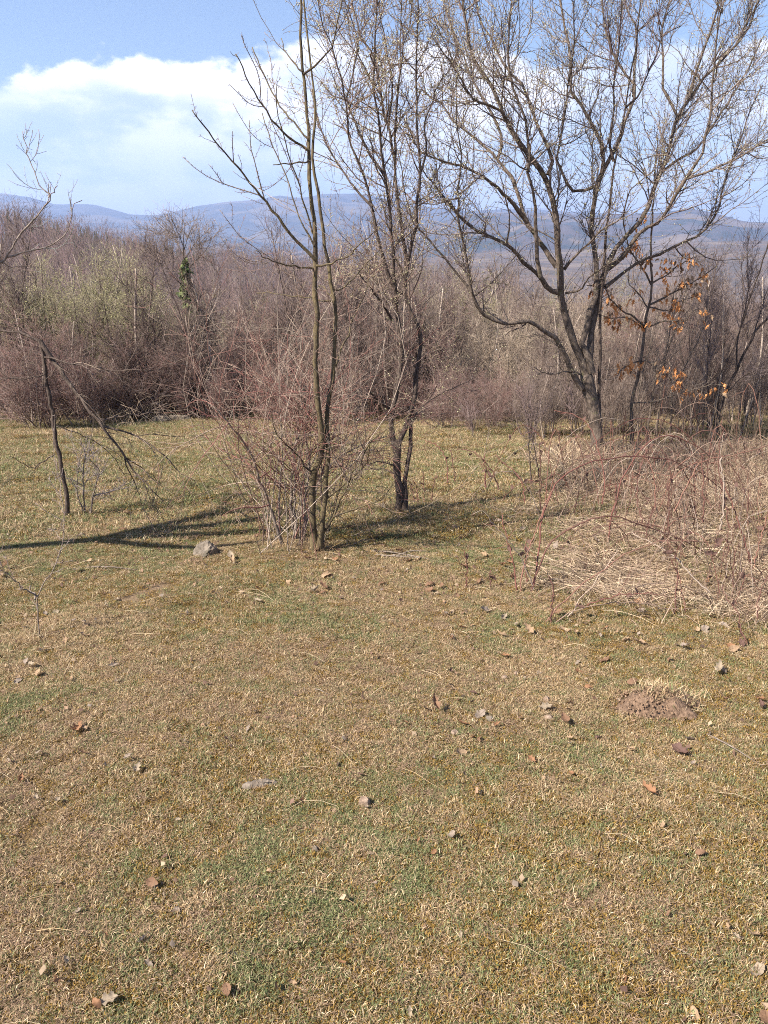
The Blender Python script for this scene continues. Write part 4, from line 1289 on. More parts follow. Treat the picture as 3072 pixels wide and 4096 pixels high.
# --- small thorn bush beside it
gb = gpt(88, 517)
Yb = gb[1]
tl = [limb([('F', 552, 912, 545, 800, 540, 650, 550, 520, 520, 400)], Yb, .1, 1.3, .4, 12), limb([('F', 585, 915, 605, 780, 640, 620, 560, 530)], Yb, -.15, 1.2, .4, 12),
      limb([('F', 580, 910, 620, 770, 720, 760, 800, 705)], Yb, .15, 1.0, .3, 10), limb([('F', 545, 900, 500, 740, 500, 600, 530, 480)], Yb, -.1, 1.0, .3, 10)]
make_tree('thorn_bush', 'small twiggy thorn bush at the foot of the broken tree', 'bush', gb, [], tl, M_BARK_PALE, 6, (26, (0.12, 0.35)), (140, (0.06, 0.2)), (700, (0.01, 0.03)), up=0.03, tw=((0.17, 0.13, 0.12), (0.20, 0.165, 0.15)), limbname='stem', r1=0.004)

# --- thorny sapling in the left foreground
gb = gpt(39.5, 640)
Yb = gb[1]
tl = [limb([('N', 216, 762, 210, 650, 205, 525, 250, 440, 290, 390, 325, 290, 342, 220, 352, 130, 345, 0), ('F', 385, 690, 350, 520, 360, 260)], Yb, .25, 1.0, .3, 24),
      limb([('N', 205, 525, 130, 480, 70, 430, 20, 390, 0, 340)], Yb, -.1, 1.1, .4, 12),
      limb([('N', 190, 540, 170, 490, 160, 470)], Yb, .05, 1.3, .6, 6),
      limb([('N', 345, 215, 300, 175, 270, 165)], Yb + .12, .05, .5, .25, 6), limb([('N', 345, 225, 400, 210, 430, 180)], Yb + .12, .05, .5, .25, 6)]
make_tree('thorny_sapling', 'leafless thorny sapling with a forked bend standing in scattered pale leaves', 'sapling', gb, [], tl, M_BARK_PALE, 6, (12, (0.06, 0.2)), (26, (0.04, 0.1)), (150, (0.01, 0.025)), up=0.05, tw=((0.20, 0.14, 0.12), (0.24, 0.19, 0.165)), limbname='stem', r1=0.0025, tip=0.0010)

# --- tree standing out of frame on the left; its limb reaches into the sky, its shadow crosses the grass
A_, B_ = gpt(70, 545), gpt(255, 514)
dv = (B_ - A_) / np.linalg.norm((B_ - A_)[:2])
sdir = np.array([-sx, -sy]) / math.hypot(sx, sy)
tb = np.array([A_[0] - 1.75 * sdir[0], A_[1] - 1.75 * sdir[1], 0])
tb[2] = float(height(tb[0], tb[1]))
Yl = 4.6
ld = limb([('O', -60, 840, 0, 775, 40, 735, 90, 650, 140, 580, 200, 515, 260, 450, 285, 400, 230, 350, 190, 260, 160, 190, 125, 45)], Yl, .2, 1.35, .35, 26)
ld2 = limb([('O', 40, 745, 160, 710, 260, 690, 350, 640, 395, 570, 420, 450, 460, 430)], Yl + .02, .15, 1.1, .35, 16)
ld3 = limb([('O', 10, 775, 60, 800, 160, 800)], Yl, .1, .7, .3, 8)
ld4 = limb([('O', 275, 410, 270, 350, 268, 325)], Yl + .1, .05, .6, .35, 6)
ld5 = limb([('O', 285, 400, 300, 370, 315, 340)], Yl + .1, -.05, .6, .35, 6)
start = ld[0][0, 0]
forkz = tb + np.array([0.03, 0.03, 1.7])
cpth = resample(np.array([forkz, forkz * 0.5 + start * 0.5 + [0, 0, .12], start]), 10)
conn = (cpth[None], np.linspace(0.026, ld[1][0, 0], 10)[None])
tops = []
for k in range(9):
    a = rng.uniform(0, 6.28)
    e = tb + np.array([0.75 * math.cos(a) - 0.40, 0.75 * math.sin(a) - 0.1, rng.uniform(2.9, 4.3)])
    pp = resample(np.array([forkz, forkz * 0.6 + e * 0.4 + rng.normal(0, .16, 3), e]), 14)
    tops.append((pp[None], np.linspace(0.042, 0.008, 14)[None]))
trk = resample(np.array([tb, tb + [0.10, -.10, 0.5], tb + [-.09, .10, 1.05], forkz]), 16)
make_tree('edge_tree', 'bare tree at the left edge reaching a pale spurred limb towards the mountains', 'tree', tb, [(trk[None], np.linspace(0.095, 0.06, 16)[None])], [conn, ld, ld2, ld3, ld4, ld5] + tops, M_BARK_PALE, 8,
          (100, (0.08, 0.34)), (420, (0.04, 0.16)), (700, (0.012, 0.035)), tw=((0.17, 0.17, 0.15), (0.18, 0.13, 0.11)), r1=0.004, tip=0.0012)

# ------------------------------------------------------------------ thicket behind the meadow
TW_RED = ((0.185, 0.112, 0.090), (0.155, 0.082, 0.072), (0.235, 0.172, 0.145), (0.115, 0.080, 0.068))
TW_BRN = ((0.165, 0.118, 0.095), (0.125, 0.088, 0.072), (0.235, 0.182, 0.148))
TW_GRN = ((0.21, 0.18, 0.105), (0.16, 0.13, 0.085), (0.27, 0.235, 0.14))
TW_DRK = ((0.110, 0.078, 0.066), (0.150, 0.108, 0.090), (0.080, 0.055, 0.048))


def shrub_proto(name, nst, hgt, spread, tw, dens, seed, thick=1.0, budc=None):
    global rng
    keep, rng = rng, np.random.default_rng(seed)
    root = thing(name, (0, 0, 0), 'x', 'x')
    st = []
    for k in range(nst):
        a = rng.uniform(0, 6.28)
        fr = spread * 0.75 * rng.random() ** .5
        b0 = np.array([math.cos(a) * fr, math.sin(a) * fr, -0.12])
        a2 = a + rng.normal(0, 1.2)
        r = spread * rng.uniform(0.05, .75)
        e = b0 + np.array([math.cos(a2) * r, math.sin(a2) * r, hgt * (rng.uniform(0.45, 1.0) if rng.random() < .8 else rng.uniform(1.0, 1.3))])
        mid = b0 * 0.55 + e * 0.45 + rng.normal(0, 0.12, 3)
        st.append((resample(np.array([b0, mid, e]), 14)[None], np.linspace(0.011, 0.0035, 14)[None] * rng.uniform(0.5, 1.8) * hgt / 1.8 * thick))
    sm = MB()
    P0, R0 = pad(st)
    sm.tubes(P0, R0, 5, palette([(0.17, 0.125, 0.10), (0.11, 0.078, 0.062), (0.34, 0.27, 0.215)], (2, 3, 1), nst), rough=0.05)
    sm.build('stems', M_TWIG, root)
    tm = MB()
    n1 = int(190 * dens)
    b1 = grow(P0, R0, n1, (0.12, 0.98), (15, 60), (0.2 * hgt / 2, 0.9 * hgt / 2), 0.16, 0.17, 6, 0.6, 0.006, 0.0024)
    tm.tubes(*b1, 3, palette(tw, [1] * len(tw), n1))
    n2 = int(2600 * dens)
    b2 = grow(b1[0], b1[1], n2, (0.1, 1), (22, 65), (0.12, 0.5), 0.06, 0.16, 4, 0.6, 0.0034, 0.0017)
    tm.tubes(*b2, 3, palette(tw, [1] * len(tw), n2))
    n3 = int(3600 * dens)
    b3 = grow(b2[0], b2[1], n3, (0.1, 1), (25, 75), (0.05, 0.22), 0.05, 0.12, 2, 0.7, 0.0026, 0.0014)
    tm.tubes(*b3, 3, palette(tw, [1] * len(tw), n3))
    tag(tm.build('twigs', M_TWIG, root), kind='stuff')
    if budc:
        bm_ = MB()
        buds(bm_, np.concatenate([b2[0][:, :2], b3[0]]), int(5200 * dens), (0.014, 0.030), budc)
        tag(bm_.build('buds', M_BUD, root), kind='stuff')
    rng = keep
    return root


PR = {'red': [shrub_proto('red_shrub', 26, 1.7, 1.0, TW_RED, 1.0, 11), shrub_proto('red_shrub', 30, 1.55, 1.15, TW_RED, 1.1, 12)],
      'brown': [shrub_proto('brown_shrub', 22, 2.3, 1.0, TW_BRN, 1.0, 13), shrub_proto('brown_shrub', 26, 2.1, 1.15, TW_BRN, 1.1, 14), shrub_proto('brown_shrub', 18, 2.4, 1.1, TW_BRN, .9, 17)],
      'green': [shrub_proto('willow_shrub', 16, 2.3, 1.05, TW_GRN, 1.0, 15, budc=[(0.42, 0.40, 0.17), (0.50, 0.47, 0.25), (0.34, 0.32, 0.14)])],
      'dark': [shrub_proto('dark_shrub', 7, 2.6, 0.8, TW_DRK, 0.7, 16, thick=2.3)],
      'tan': [shrub_proto('tan_shrub', 20, 1.7, 1.0, ((.27, .205, .15), (.21, .155, .115), (.34, .27, .20)), .7, 18)]}
LAB = {'red': ('reddish leafless shrub with fine twigs', 'shrub', 'red shrubs of the thicket'),
       'brown': ('grey-brown leafless shrub with upright stems', 'shrub', 'brown shrubs of the thicket'),
       'green': ('pale greenish budding willow shrub', 'shrub', 'budding willow shrubs of the thicket'),
       'tan': ('light tan leafless shrub with loose twigs', 'shrub', 'tan shrubs of the thicket'),
       'dark': ('dark-stemmed tall leafless shrub', 'shrub', 'dark shrubs of the thicket')}
used = {}
SP = []   # frame x, distance, kind, scale, height factor


def row(Y, x0, x1, n, kinds, sc, hz=1.0, jit=0.6):
    for k in range(n):
        SP.append((x0 + (x1 - x0) * (k + rng.uniform(.2, .8)) / n, Y + rng.normal(0, jit), kinds[int(rng.integers(0, len(kinds)))], sc * rng.uniform(.72, 1.22), hz * rng.uniform(.85, 1.15)))


row(13.6, -30, 175, 7, ['red', 'red', 'tan', 'dark'], 0.82, 0.9)
row(15.2, -40, 200, 7, ['green', 'green', 'brown', 'red'], 0.92, 0.95)
row(18.5, -40, 240, 8, ['green', 'brown', 'tan', 'dark'], 1.0, 0.95)
row(13.8, 170, 420, 8, ['red', 'red', 'tan', 'dark', 'brown'], 0.85, 0.95, .4)
row(13.8, 430, 600, 6, ['red', 'tan', 'brown', 'dark'], 0.85, 0.9, .3)
row(15.2, 200, 640, 10, ['red', 'brown', 'tan', 'dark', 'red'], 0.92, 0.95)
row(15.5, 640, 820, 5, ['brown', 'dark', 'red'], 0.95, 1.0)
row(18.0, 240, 820, 12, ['brown', 'brown', 'dark', 'red', 'green'], 1.05, 0.95)
row(23, -60, 340, 9, ['brown', 'green', 'tan', 'dark'], 1.1, 0.9)
row(23, 340, 820, 8, ['brown', 'green', 'brown', 'dark'], 1.25, 0.95)
row(30, -60, 860, 15, ['brown', 'brown', 'dark', 'green'], 1.45, 0.9)
row(41, -60, 860, 15, ['brown', 'brown', 'dark'], 1.75, 0.9)
row(55, 250, 860, 10, ['brown', 'dark', 'brown'], 2.2, 0.85)
row(12.6, 180, 420, 4, ['red', 'brown'], 0.55, 0.95, .5)
row(12.2, 430, 620, 6, ['brown', 'red', 'dark'], 0.50, 1.05, .7)
row(12.8, 620, 800, 5, ['brown', 'red', 'dark'], 0.60, 1.1, .6)
row(10.6, 520, 760, 5, ['brown', 'dark'], 0.40, 1.2, .6)
row(12.9, -20, 180, 4, ['red', 'dark', 'brown'], 0.55, 1.0, .4)
SP += [(120, 14.7, 'green', 1.0, 1.0), (85, 15.0, 'green', 1.02, 1.0), (155, 14.9, 'green', .95, .95), (100, 16.2, 'green', 1.1, 1.0), (40, 15.2, 'green', .9, .9), (215, 20.0, 'dark', 0.9, 0.9)]
for (fx, Y, kd, sc, hz) in SP:
    x = (fx - 384) / FPX * (Y * cp + 1.0 * sp) * 1.0
    protos = PR[kd]
    p = protos[int(rng.integers(0, len(protos)))]
    loc = (x, Y, float(height(x, Y)))
    rz = rng.uniform(0, 6.28)
    if p.name not in used:
        used[p.name] = 1
        o = p
        o.location, o.rotation_euler, o.scale = loc, (0, 0, rz), (sc, sc, sc * hz)
    else:
        o = copy_tree(p, loc, rz, (sc, sc, sc * hz))
    lab, cat_, grp = LAB[kd]
    where = ('standing forward on the meadow' if Y < 12.9 else 'at the meadow edge' if Y < 14.6 else 'just behind the meadow edge shrubs' if Y < 17 else 'deep inside the thicket' if Y < 26 else 'on the slope below the woodland')
    tag(o, lab + ' ' + where, cat_, grp + ' ' + where)

# --- thicket trees that stand out: trunks on the left, the ivy-clad tree
for lab, segs, Y, r in (('small dark tree with two black trunks under red shrubs', None, 13.4, 0),):
    gb = gpt(143, 408)
    Yb = gb[1]
    make_tree('thicket_tree', lab, 'tree', gb, [limb([('F', 878, 205, 862, 100, 845, 0), ('C', 830, 1180, 780, 1080, 760, 950, 720, 780, 700, 600)], Yb, .3, 2.0, .6, 18), limb([('F', 955, 222, 935, 110, 905, 0), ('C', 860, 1200, 850, 1050, 900, 900, 830, 700, 820, 480)], Yb, -.2, 2.2, .6, 18)],
              [], M_BARK_DARK, 7, (60, (0.4, 1.0)), (500, (0.15, 0.5)), (800, (0.04, 0.12)), tw=TW_DRK, r1=0.008, tip=0.0018)
gb = gpt(27, 408)
make_tree('thicket_tree', 'small pale-stemmed tree forking low at the left thicket edge', 'tree', gb, [limb([('F', 178, 205, 188, 110, 205, 40), ('C', 215, 1120, 160, 1080, 155, 900, 190, 650, 195, 400)], gb[1], .2, 1.7, .5, 18)],
          [limb([('C', 205, 1190, 290, 900, 300, 780, 260, 650, 200, 420)], gb[1], -.2, 1.2, .4, 14), limb([('C', 160, 1080, 80, 1000, 20, 900, 0, 820)], gb[1], -.2, 1.1, .4, 12)], M_BARK_PALE, 7, (40, (0.3, 0.9)), (320, (0.12, 0.4)), (600, (0.03, 0.1)), tw=TW_BRN, r1=0.006, tip=0.0018)

Yi = 16.8
ivb = pt(207, 330, Yi)
ivb[2] = float(height(ivb[0], ivb[1]))
it = [limb([('Q', 1340, 800, 1290, 690, 1245, 560, 1212, 450, 1200, 350, 1190, 250, 1190, 150, 1200, 40)], Yi, 0, 2.2, .25, 24)]
it[0][0][0, 0] = ivb
il = [limb([('Q', 1212, 470, 1130, 400, 1050, 270, 1010, 230)], Yi, -.6, 0.7, .2, 12), limb([('Q', 1192, 260, 1130, 150, 1080, 120, 995, 110)], Yi, .5, 0.6, .2, 12),
      limb([('Q', 1195, 280, 1250, 200, 1290, 130, 1290, 80)], Yi, .5, 0.6, .2, 12), limb([('Q', 1190, 200, 1150, 100, 1110, 20)], Yi, -.4, .5, .2, 10),
      limb([('Q', 1205, 380, 1260, 300, 1330, 230, 1380, 130)], Yi, -.5, 0.6, .2, 12), limb([('Q', 1192, 220, 1220, 130, 1250, 60)], Yi, .3, .5, .2, 10)]
ivy, b1, b2 = make_tree('ivy_tree', 'bare tree whose lower trunk is wrapped in bright green ivy', 'tree', ivb, it, il, M_BARK_DARK, 7, (70, (0.3, 0.9)), (600, (0.15, 0.5)), (900, (0.06, 0.2)), tw=((0.15, 0.11, 0.085), (0.20, 0.15, 0.12)), r1=0.007, tip=0.0022, up=0.05)
im = MB()
sp_ = resample(px(('Q', 1200, 300, 1205, 430, 1215, 520, 1245, 600, 1290, 680, 1320, 740)), 60)
n = 2000
u = rng.random(n) ** 0.75
ii = (u * 59).astype(int)
wd = np.interp(u, [0, .15, .3, .45, .6, 1], [1.5, 5.0, 3.0, 6.5, 5.0, 10.0])
pp = pt(sp_[ii, 0] + rng.normal(0, .55, n) * wd, sp_[ii, 1] + rng.normal(0, 2, n), Yi + rng.normal(0, .5, n) * wd * 0.03)
s = rng.uniform(0.035, 0.075, n)[:, None]
a = nz(rng.normal(size=(n, 3)))
b_ = nz(np.cross(a, rng.normal(size=(n, 3))))
V = np.stack([pp - a * s, pp + b_ * s * .7, pp + a * s, pp - b_ * s * .7], 1)
im.raw(V, q=np.arange(n * 4).reshape(n, 4), c=np.repeat(palette([(0.10, 0.135, 0.045), (0.15, 0.175, 0.06), (0.055, 0.075, 0.03), (0.20, 0.21, 0.08)], (3, 2, 3, 2), n), 4, 0))
tag(im.build('ivy', M_LEAF, ivy, ivb, smooth_=False), 'green ivy leaves climbing the trunk', kind='stuff')

# small bare saplings on the meadow and at the bramble edge
for lab, segs, r in (
        ('thin dark sapling standing in front of the meadow gap', [('L', 855, 2190, 845, 2000, 835, 1850, 850, 1700, 835, 1550, 830, 1400)], .9),
        ('pale straight shoot beside the thin dark sapling', [('L', 930, 2180, 890, 1950, 840, 1700, 800, 1450)], .7),
        ('tiny bushy sapling on the far meadow grass', [('L', 395, 1825, 380, 1750, 370, 1690, 340, 1640)], .8),
        ('knotty sapling before the far thicket', [('L', 1178, 1880, 1180, 1750, 1190, 1600, 1160, 1400)], .9)):
    g0 = px(*segs)[0]
    gb = gpt(g0[0], g0[1])
    make_tree('sapling', lab, 'sapling', gb, [limb(segs, gb[1], .1, r, .3, 14)], [], M_BARK_DARK, 6, (14, (0.15, 0.5)), (70, (0.08, 0.25)), (160, (0.015, 0.04)), tw=((0.17, 0.12, 0.11), (0.14, 0.10, 0.09)), ang=(20, 50), r1=0.004, tip=0.0012)

# weathered pole standing in the thicket
Yp = 17.0
pb = pt(375.5, 320, Yp)
pb[2] = float(height(pb[0], pb[1]))
ptop = pt(376.5, 265, Yp)
pole = thing('wooden_pole', pb, 'pale weathered wooden pole standing upright in the thicket', 'pole')
MB().tubes(resample(np.array([pb - [0, 0, .1], (pb + ptop) / 2 + [.01, 0, 0], ptop]), 10)[None], np.linspace(.055, .045, 10)[None], 8, rough=.05).build('shaft', M_WOOD, pole, pb)
MB().tubes(np.stack([ptop - [0, 0, .005], ptop + [0.01, 0, .06]])[None], np.array([[.046, .012]]), 8, rough=.1).build('splintered_top', M_WOOD, pole, pb)

# ------------------------------------------------------------------ brambles
CANE = [(0.15, 0.062, 0.048), (0.115, 0.055, 0.042), (0.19, 0.095, 0.068), (0.22, 0.15, 0.11)]


def prickles(P, R, n):
    return grow(P, R, n, (0.02, .98), (60, 95), (0.006, 0.011), -0.05, 0.02, 2, 0.6, 0.0012, 0.0003)


def bramble(label, canes, group=None):
    g0 = px(*canes[0][0])[0]
    gb = gpt(g0[0], min(max(g0[1], 440), 1000))
    root = thing('bramble', gb, label, 'bramble', group)
    for segs, Y0, dY, r0, r1, colr in canes:
        P, R = limb(segs, Y0 if Y0 else gb[1], dY, r0, r1, 20, ext=False)
        P = np.maximum(P, np.stack([np.full(P.shape[:2], -1e9), np.full(P.shape[:2], -1e9), height(P[..., 0], P[..., 1]) - 0.015], -1))
        mb = MB().tubes(P, R, 5, np.array(colr))
        mb.tubes(*prickles(P, R, 46), 3, np.array(colr) * 1.1)
        s = grow(P, R, 3, (.3, .9), (30, 60), (.05, .22), 0, .1, 5, .5, .0018, .0008)
        mb.tubes(*s, 3, np.array(colr) * 1.1)
        mb.build('cane', M_TWIG, root, gb)
        for k in range(int(rng.integers(0, 3))):
            j = int(rng.integers(6, 19))
            put_leaf('leaf', LM['purple', int(rng.integers(2, 4))], P[0, j] - [0, 0, .01], rng.uniform(.03, .055), tuple(rng.uniform(-1.5, 1.5, 3)), root, gb)
    return root


c0, c1, c2, c3 = CANE
PALE = (0.26, 0.20, 0.155)
hb = gpt(462 + 380 * .1844, 375 + 1190 * .1844)
bramble('arching red bramble with a clump of dark canes at the turf edge', [
    ([('H', 375, 1190, 430, 1010, 480, 910, 560, 850, 680, 790, 800, 770, 920, 790, 1050, 840, 1200, 900, 1400, 1000, 1560, 1130)], 0, .5, 1.25, .45, c1),
    ([('H', 385, 1150, 410, 1000, 430, 800, 470, 680, 540, 560, 700, 470, 900, 440, 1080, 455, 1250, 510, 1420, 620)], 0, 1.2, 1.2, .4, c0),
    ([('H', 310, 1190, 340, 1020, 400, 850, 440, 730, 500, 620)], 0, .3, 1.0, .5, c2),
    ([('H', 298, 1165, 270, 980, 235, 850, 215, 760)], 0, .1, 1.1, .5, c0),
    ([('H', 350, 1120, 345, 1000, 350, 900)], 0, 0, .7, .4, c0),
    ([('H', 390, 1160, 300, 960, 180, 820, 110, 740, 60, 750)], 0, -.1, .9, .35, PALE)])
bramble('low bramble with rosy canes arching over fallen leaves', [
    ([('H', 478, 1360, 490, 1250, 492, 1150, 470, 1090)], 0, 0, 1.2, .8, c1),
    ([('H', 405, 1410, 520, 1260, 640, 1150, 760, 1060, 860, 985, 1000, 920, 1130, 895, 1290, 905, 1450, 940)], 0, .5, .9, .4, c2),
    ([('H', 500, 1425, 600, 1280, 700, 1150, 800, 1010, 850, 950)], 0, .4, .9, .4, (0.34, 0.25, 0.19)),
    ([('H', 440, 1400, 560, 1300, 700, 1255, 840, 1235, 980, 1240, 1150, 1270, 1290, 1270)], 0, .1, .9, .4, c3),
    ([('H', 680, 1250, 800, 1205, 950, 1185, 1080, 1195, 1160, 1215)], 0, .1, .9, .4, c0),
    ([('H', 405, 1410, 405, 1370)], 0, 0, .8, .5, c1)])
bramble('bramble with a sprawling dead cane bleached white across dry grass', [
    ([('H', 1150, 1310, 1165, 1150, 1160, 1000, 1110, 900)], 0, .1, 1.1, .5, c1),
    ([('H', 1345, 1178, 1240, 1080, 1160, 990, 1080, 940, 1000, 900, 920, 860)], 0, .3, 1.1, .5, PALE),
    ([('H', 1195, 1440, 1210, 1300, 1195, 1180, 1170, 1060)], 0, .1, .9, .5, c2),
    ([('H', 1150, 1300, 1060, 1100, 980, 1040, 900, 1030)], 0, .2, .7, .3, c3)])
bramble('upright dark bramble canes crossing below the big plum tree', [
    ([('H', 790, 915, 800, 790, 830, 690, 860, 580, 910, 490, 980, 390, 1060, 340, 1160, 335, 1260, 380, 1340, 440)], 0, .3, 1.2, .4, c0),
    ([('H', 830, 760, 835, 660, 840, 600)], 0, 0, 1.2, .9, c1),
    ([('H', 975, 800, 950, 650, 960, 540, 1000, 400)], 0, .3, .9, .4, c1),
    ([('H', 1050, 720, 1045, 600, 1020, 480, 960, 430)], 0, .1, .9, .4, c2),
    ([('H', 760, 700, 770, 560, 740, 400, 690, 280, 600, 210, 500, 195)], 0, .3, .8, .35, c0)])
bramble('tall bramble canes at the right edge above dark leaf litter', [
    ([('H', 1575, 1075, 1530, 900, 1480, 740, 1440, 640, 1400, 560)], 0, .2, 1.2, .5, c0),
    ([('H', 1310, 800, 1308, 600, 1300, 430)], 0, .1, 1.1, .6, c1),
    ([('H', 1400, 840, 1420, 640, 1400, 450)], 0, .1, 1.1, .8, PALE),
    ([('H', 1580, 1050, 1620, 880, 1670, 720)], 0, .1, 1.0, .5, c2),
    ([('H', 1450, 830, 1420, 640, 1390, 500, 1410, 240)], 0, .2, .9, .4, c1),
    ([('H', 1150, 740, 1230, 580, 1300, 470, 1500, 430, 1680, 380)], 0, .3, .8, .4, c2)])
bramble('thin dark bramble trailing a long arc at the right edge', [
    ([('H', 1555, 1490, 1515, 1380, 1500, 1300, 1450, 1220, 1400, 1150)], 0, .2, 1.0, .4, c1),
    ([('H', 1605, 1320, 1605, 1230, 1640, 1120, 1680, 1060)], 0, .1, .8, .4, c1)])
bramble('sparse bramble shoots standing left of the dry grass', [
    ([('H', 25, 1165, 25, 1020, 10, 960)], 0, 0, .9, .5, c0),
    ([('H', 155, 1160, 150, 1090, 155, 1060)], 0, 0, .7, .5, c1),
    ([('H', 130, 610, 125, 480, 122, 430)], 0, 0, .9, .5, c0),
    ([('H', 200, 620, 150, 500, 60, 420, -30, 400)], 0, .1, .8, .35, c1),
    ([('H', 340, 690, 330, 600, 290, 530, 180, 440)], 0, .1, .8, .35, c0)])
bramble('thin bramble clump with reddish shoots behind the dark twin trunks', [
    ([('G', 1230, 840, 1215, 740, 1195, 690)], 0, 0, .7, .4, c1), ([('G', 1255, 840, 1240, 740, 1220, 680)], 0, 0, .7, .4, c0),
    ([('G', 1290, 830, 1290, 700, 1280, 620)], 0, 0, .7, .4, c2), ([('G', 1335, 820, 1350, 720, 1370, 650)], 0, 0, .7, .4, c1),
    ([('G', 1445, 700, 1440, 600, 1410, 500, 1350, 440, 1290, 420)], 0, .2, .8, .4, c0), ([('G', 1490, 690, 1475, 560, 1460, 480)], 0, 0, .7, .4, c1)])
# more canes filling the tangle
for k, lab in enumerate(('tangled bramble thicket under the orange-leaved sapling', 'tangled bramble clump beside the leaning tree foot', 'dense brown bramble tangle at the right edge of the dry grass', 'wiry bramble tangle in the middle of the blond grass', 'low wiry bramble before the thick plum trunk', 'ragged bramble tangle arching beside the pale upright dead cane', 'brown bramble tangle at the foot of the coppice stems', 'straggling bramble at the lower corner of the dry grass')):
    bx, by = ((640, 500), (715, 485), (745, 540), (660, 555), (575, 505), (700, 520), (665, 465), (725, 600))[k]
    canes = []
    for j in range(17):
        x0, y0 = bx + rng.normal(0, 22), by + rng.normal(0, 10)
        dx = rng.normal(0, 60)
        hh = rng.uniform(20, 85)
        canes.append(([('R', x0, y0, x0 + dx * .25, y0 - hh * .8, x0 + dx * .6, y0 - hh, x0 + dx * .95, y0 - hh * .55, x0 + dx * 1.15, y0 - hh * .1)], gpt(x0, y0)[1], rng.normal(0, .3), rng.uniform(.45, .8), .25, (c0, c1, c2, c3, c1, c3, PALE)[int(rng.integers(0, 7))]))
    bramble(lab, canes)

# ------------------------------------------------------------------ stones, clods, sticks, molehill
def rock(name, label, cat, p, dims, seed, mat, sub=3, amp=.22, group=None, rz=0.0):
    import bmesh
    r_ = np.random.default_rng(seed)
    bm = bmesh.new()
    bmesh.ops.create_icosphere(bm, subdivisions=sub, radius=1.0)
    pl = nz(r_.normal(size=(9, 3)))
    pd = r_.uniform(.62, .92, 9)
    for v in bm.verts:
        c = np.array(v.co)
        for n_, d_ in zip(pl, pd):
            k = c @ n_
            if k > d_:
                c = c - n_ * (k - d_)
        c = c * (1 + amp * (fbm(c[0] * 1.8 + seed, c[1] * 1.8 + c[2] * 1.3, 3) - .5) + amp * .4 * (vnoise(c[0] * 7 + seed, c[1] * 7 + c[2] * 6) - .5))
        v.co = c * dims
    me = bpy.data.meshes.new(name)
    bm.to_mesh(me)
    bm.free()
    me.materials.append(mat)
    o = bpy.data.objects.new(name, me)
    COL.objects.link(o)
    o.location = p
    o.rotation_euler = (0, 0, rz)
    return tag(o, label, cat, group)


p = gpt(206, 556)
rock('stone', 'pale angular stone half sunk in the shaded grass', 'stone', p + [0, 0, .012], (.085, .075, .080), 5, M_STONE, 4, .55)
m_soil = mat_bark('soil_clod', (0.17, 0.115, 0.08), (0.31, 0.225, 0.165), (0.10, 0.07, 0.05), 30, .6)
CLOD = [(365, 808, .022, 'rounded grey-brown soil clod lying alone on mossy turf', .026), (489, 722, .02, 'pale blocky clod beside a small round pebble', .016), (474, 723, .009, 'small round pale pebble beside a blocky clod', .009), (504, 680, .016, 'pitted grey clod among grass above the oak leaf', .014),
        (516, 677, .016, 'brownish pitted clod touching a grey leaf', .014), (548, 720, .022, 'flat grey clod beside the pale leaf heap', .014), (546, 703, .016, 'upright lumpy clod in the line of clods', .018), (455, 735, .02, 'dark soil clod beside curled leaves', .014), (315, 852, .014, 'whitish crumbly clod in the mossy turf', .011)]
for i, (cx, cy, s, lab, hh) in enumerate(CLOD):
    p = gpt(cx, cy)
    rock('pebble' if 'pebble' in lab else 'clod', lab, 'pebble' if 'pebble' in lab else 'clod', p + [0, 0, hh * .55], (s, s * .8, hh), 30 + i, M_STONE if i in (1, 2, 8) else m_soil, 3, .4, rz=i * 1.1)
p = gpt(161, 423)
rock('stone', 'low grey stone at the far thicket foot', 'stone', p + [0, 0, .03], (.17, .12, .09), 51, M_STONE, 3)
p = gpt(178, 421)
rock('stone', 'pale flat stone beside the far red shrubs', 'stone', p + [0, 0, .03], (.20, .12, .08), 52, M_STONE, 3)

# molehill
mp_ = gpt(655, 708)
mh = thing('molehill', mp_, 'crumbly reddish-brown molehill with a grassy shaded side', 'molehill')
n = 44
uu = np.linspace(-1, 1, n)
MX, MY = np.meshgrid(uu, uu)
rr = np.hypot(MX, MY) * (1 + .7 * (fbm(np.arctan2(MY, MX) * 1.1 + 20, MX * 0 + 3, 2) - .5))
hh = .075 * np.clip(1 - rr ** 2, 0, 1) ** .8 * (.6 + .8 * fbm(MX * 3 + 4, MY * 3, 3)) + .035 * (fbm(MX * 5 + 9, MY * 5, 4) - .5) * (rr < 1) - .03 * (rr > .97)
MXX, MYY = MX * .17, MY * .13
base_z = height(MXX + mp_[0], MYY + mp_[1]) - mp_[2]
idx = np.arange(n * n).reshape(n, n)
q = np.stack([idx[:-1, :-1], idx[:-1, 1:], idx[1:, 1:], idx[1:, :-1]], -1).reshape(-1, 4)
MB().raw(np.stack([MXX, MYY, base_z + hh], -1), q=q).build('mound', mat_bark('molehill_soil', (0.10, 0.062, 0.040), (0.21, 0.135, 0.088), (0.06, 0.038, 0.026), 40, .55), mh)
cr = MB()
ico = np.array([[0, 0, 1], [.9, 0, .2], [.2, .9, .1], [-.8, .4, .2], [-.5, -.8, .1], [.5, -.8, -.1], [0, 0, -.8]])
it_ = np.array([[0, 1, 2], [0, 2, 3], [0, 3, 4], [0, 4, 5], [0, 5, 1], [6, 2, 1], [6, 3, 2], [6, 4, 3], [6, 5, 4], [6, 1, 5]])
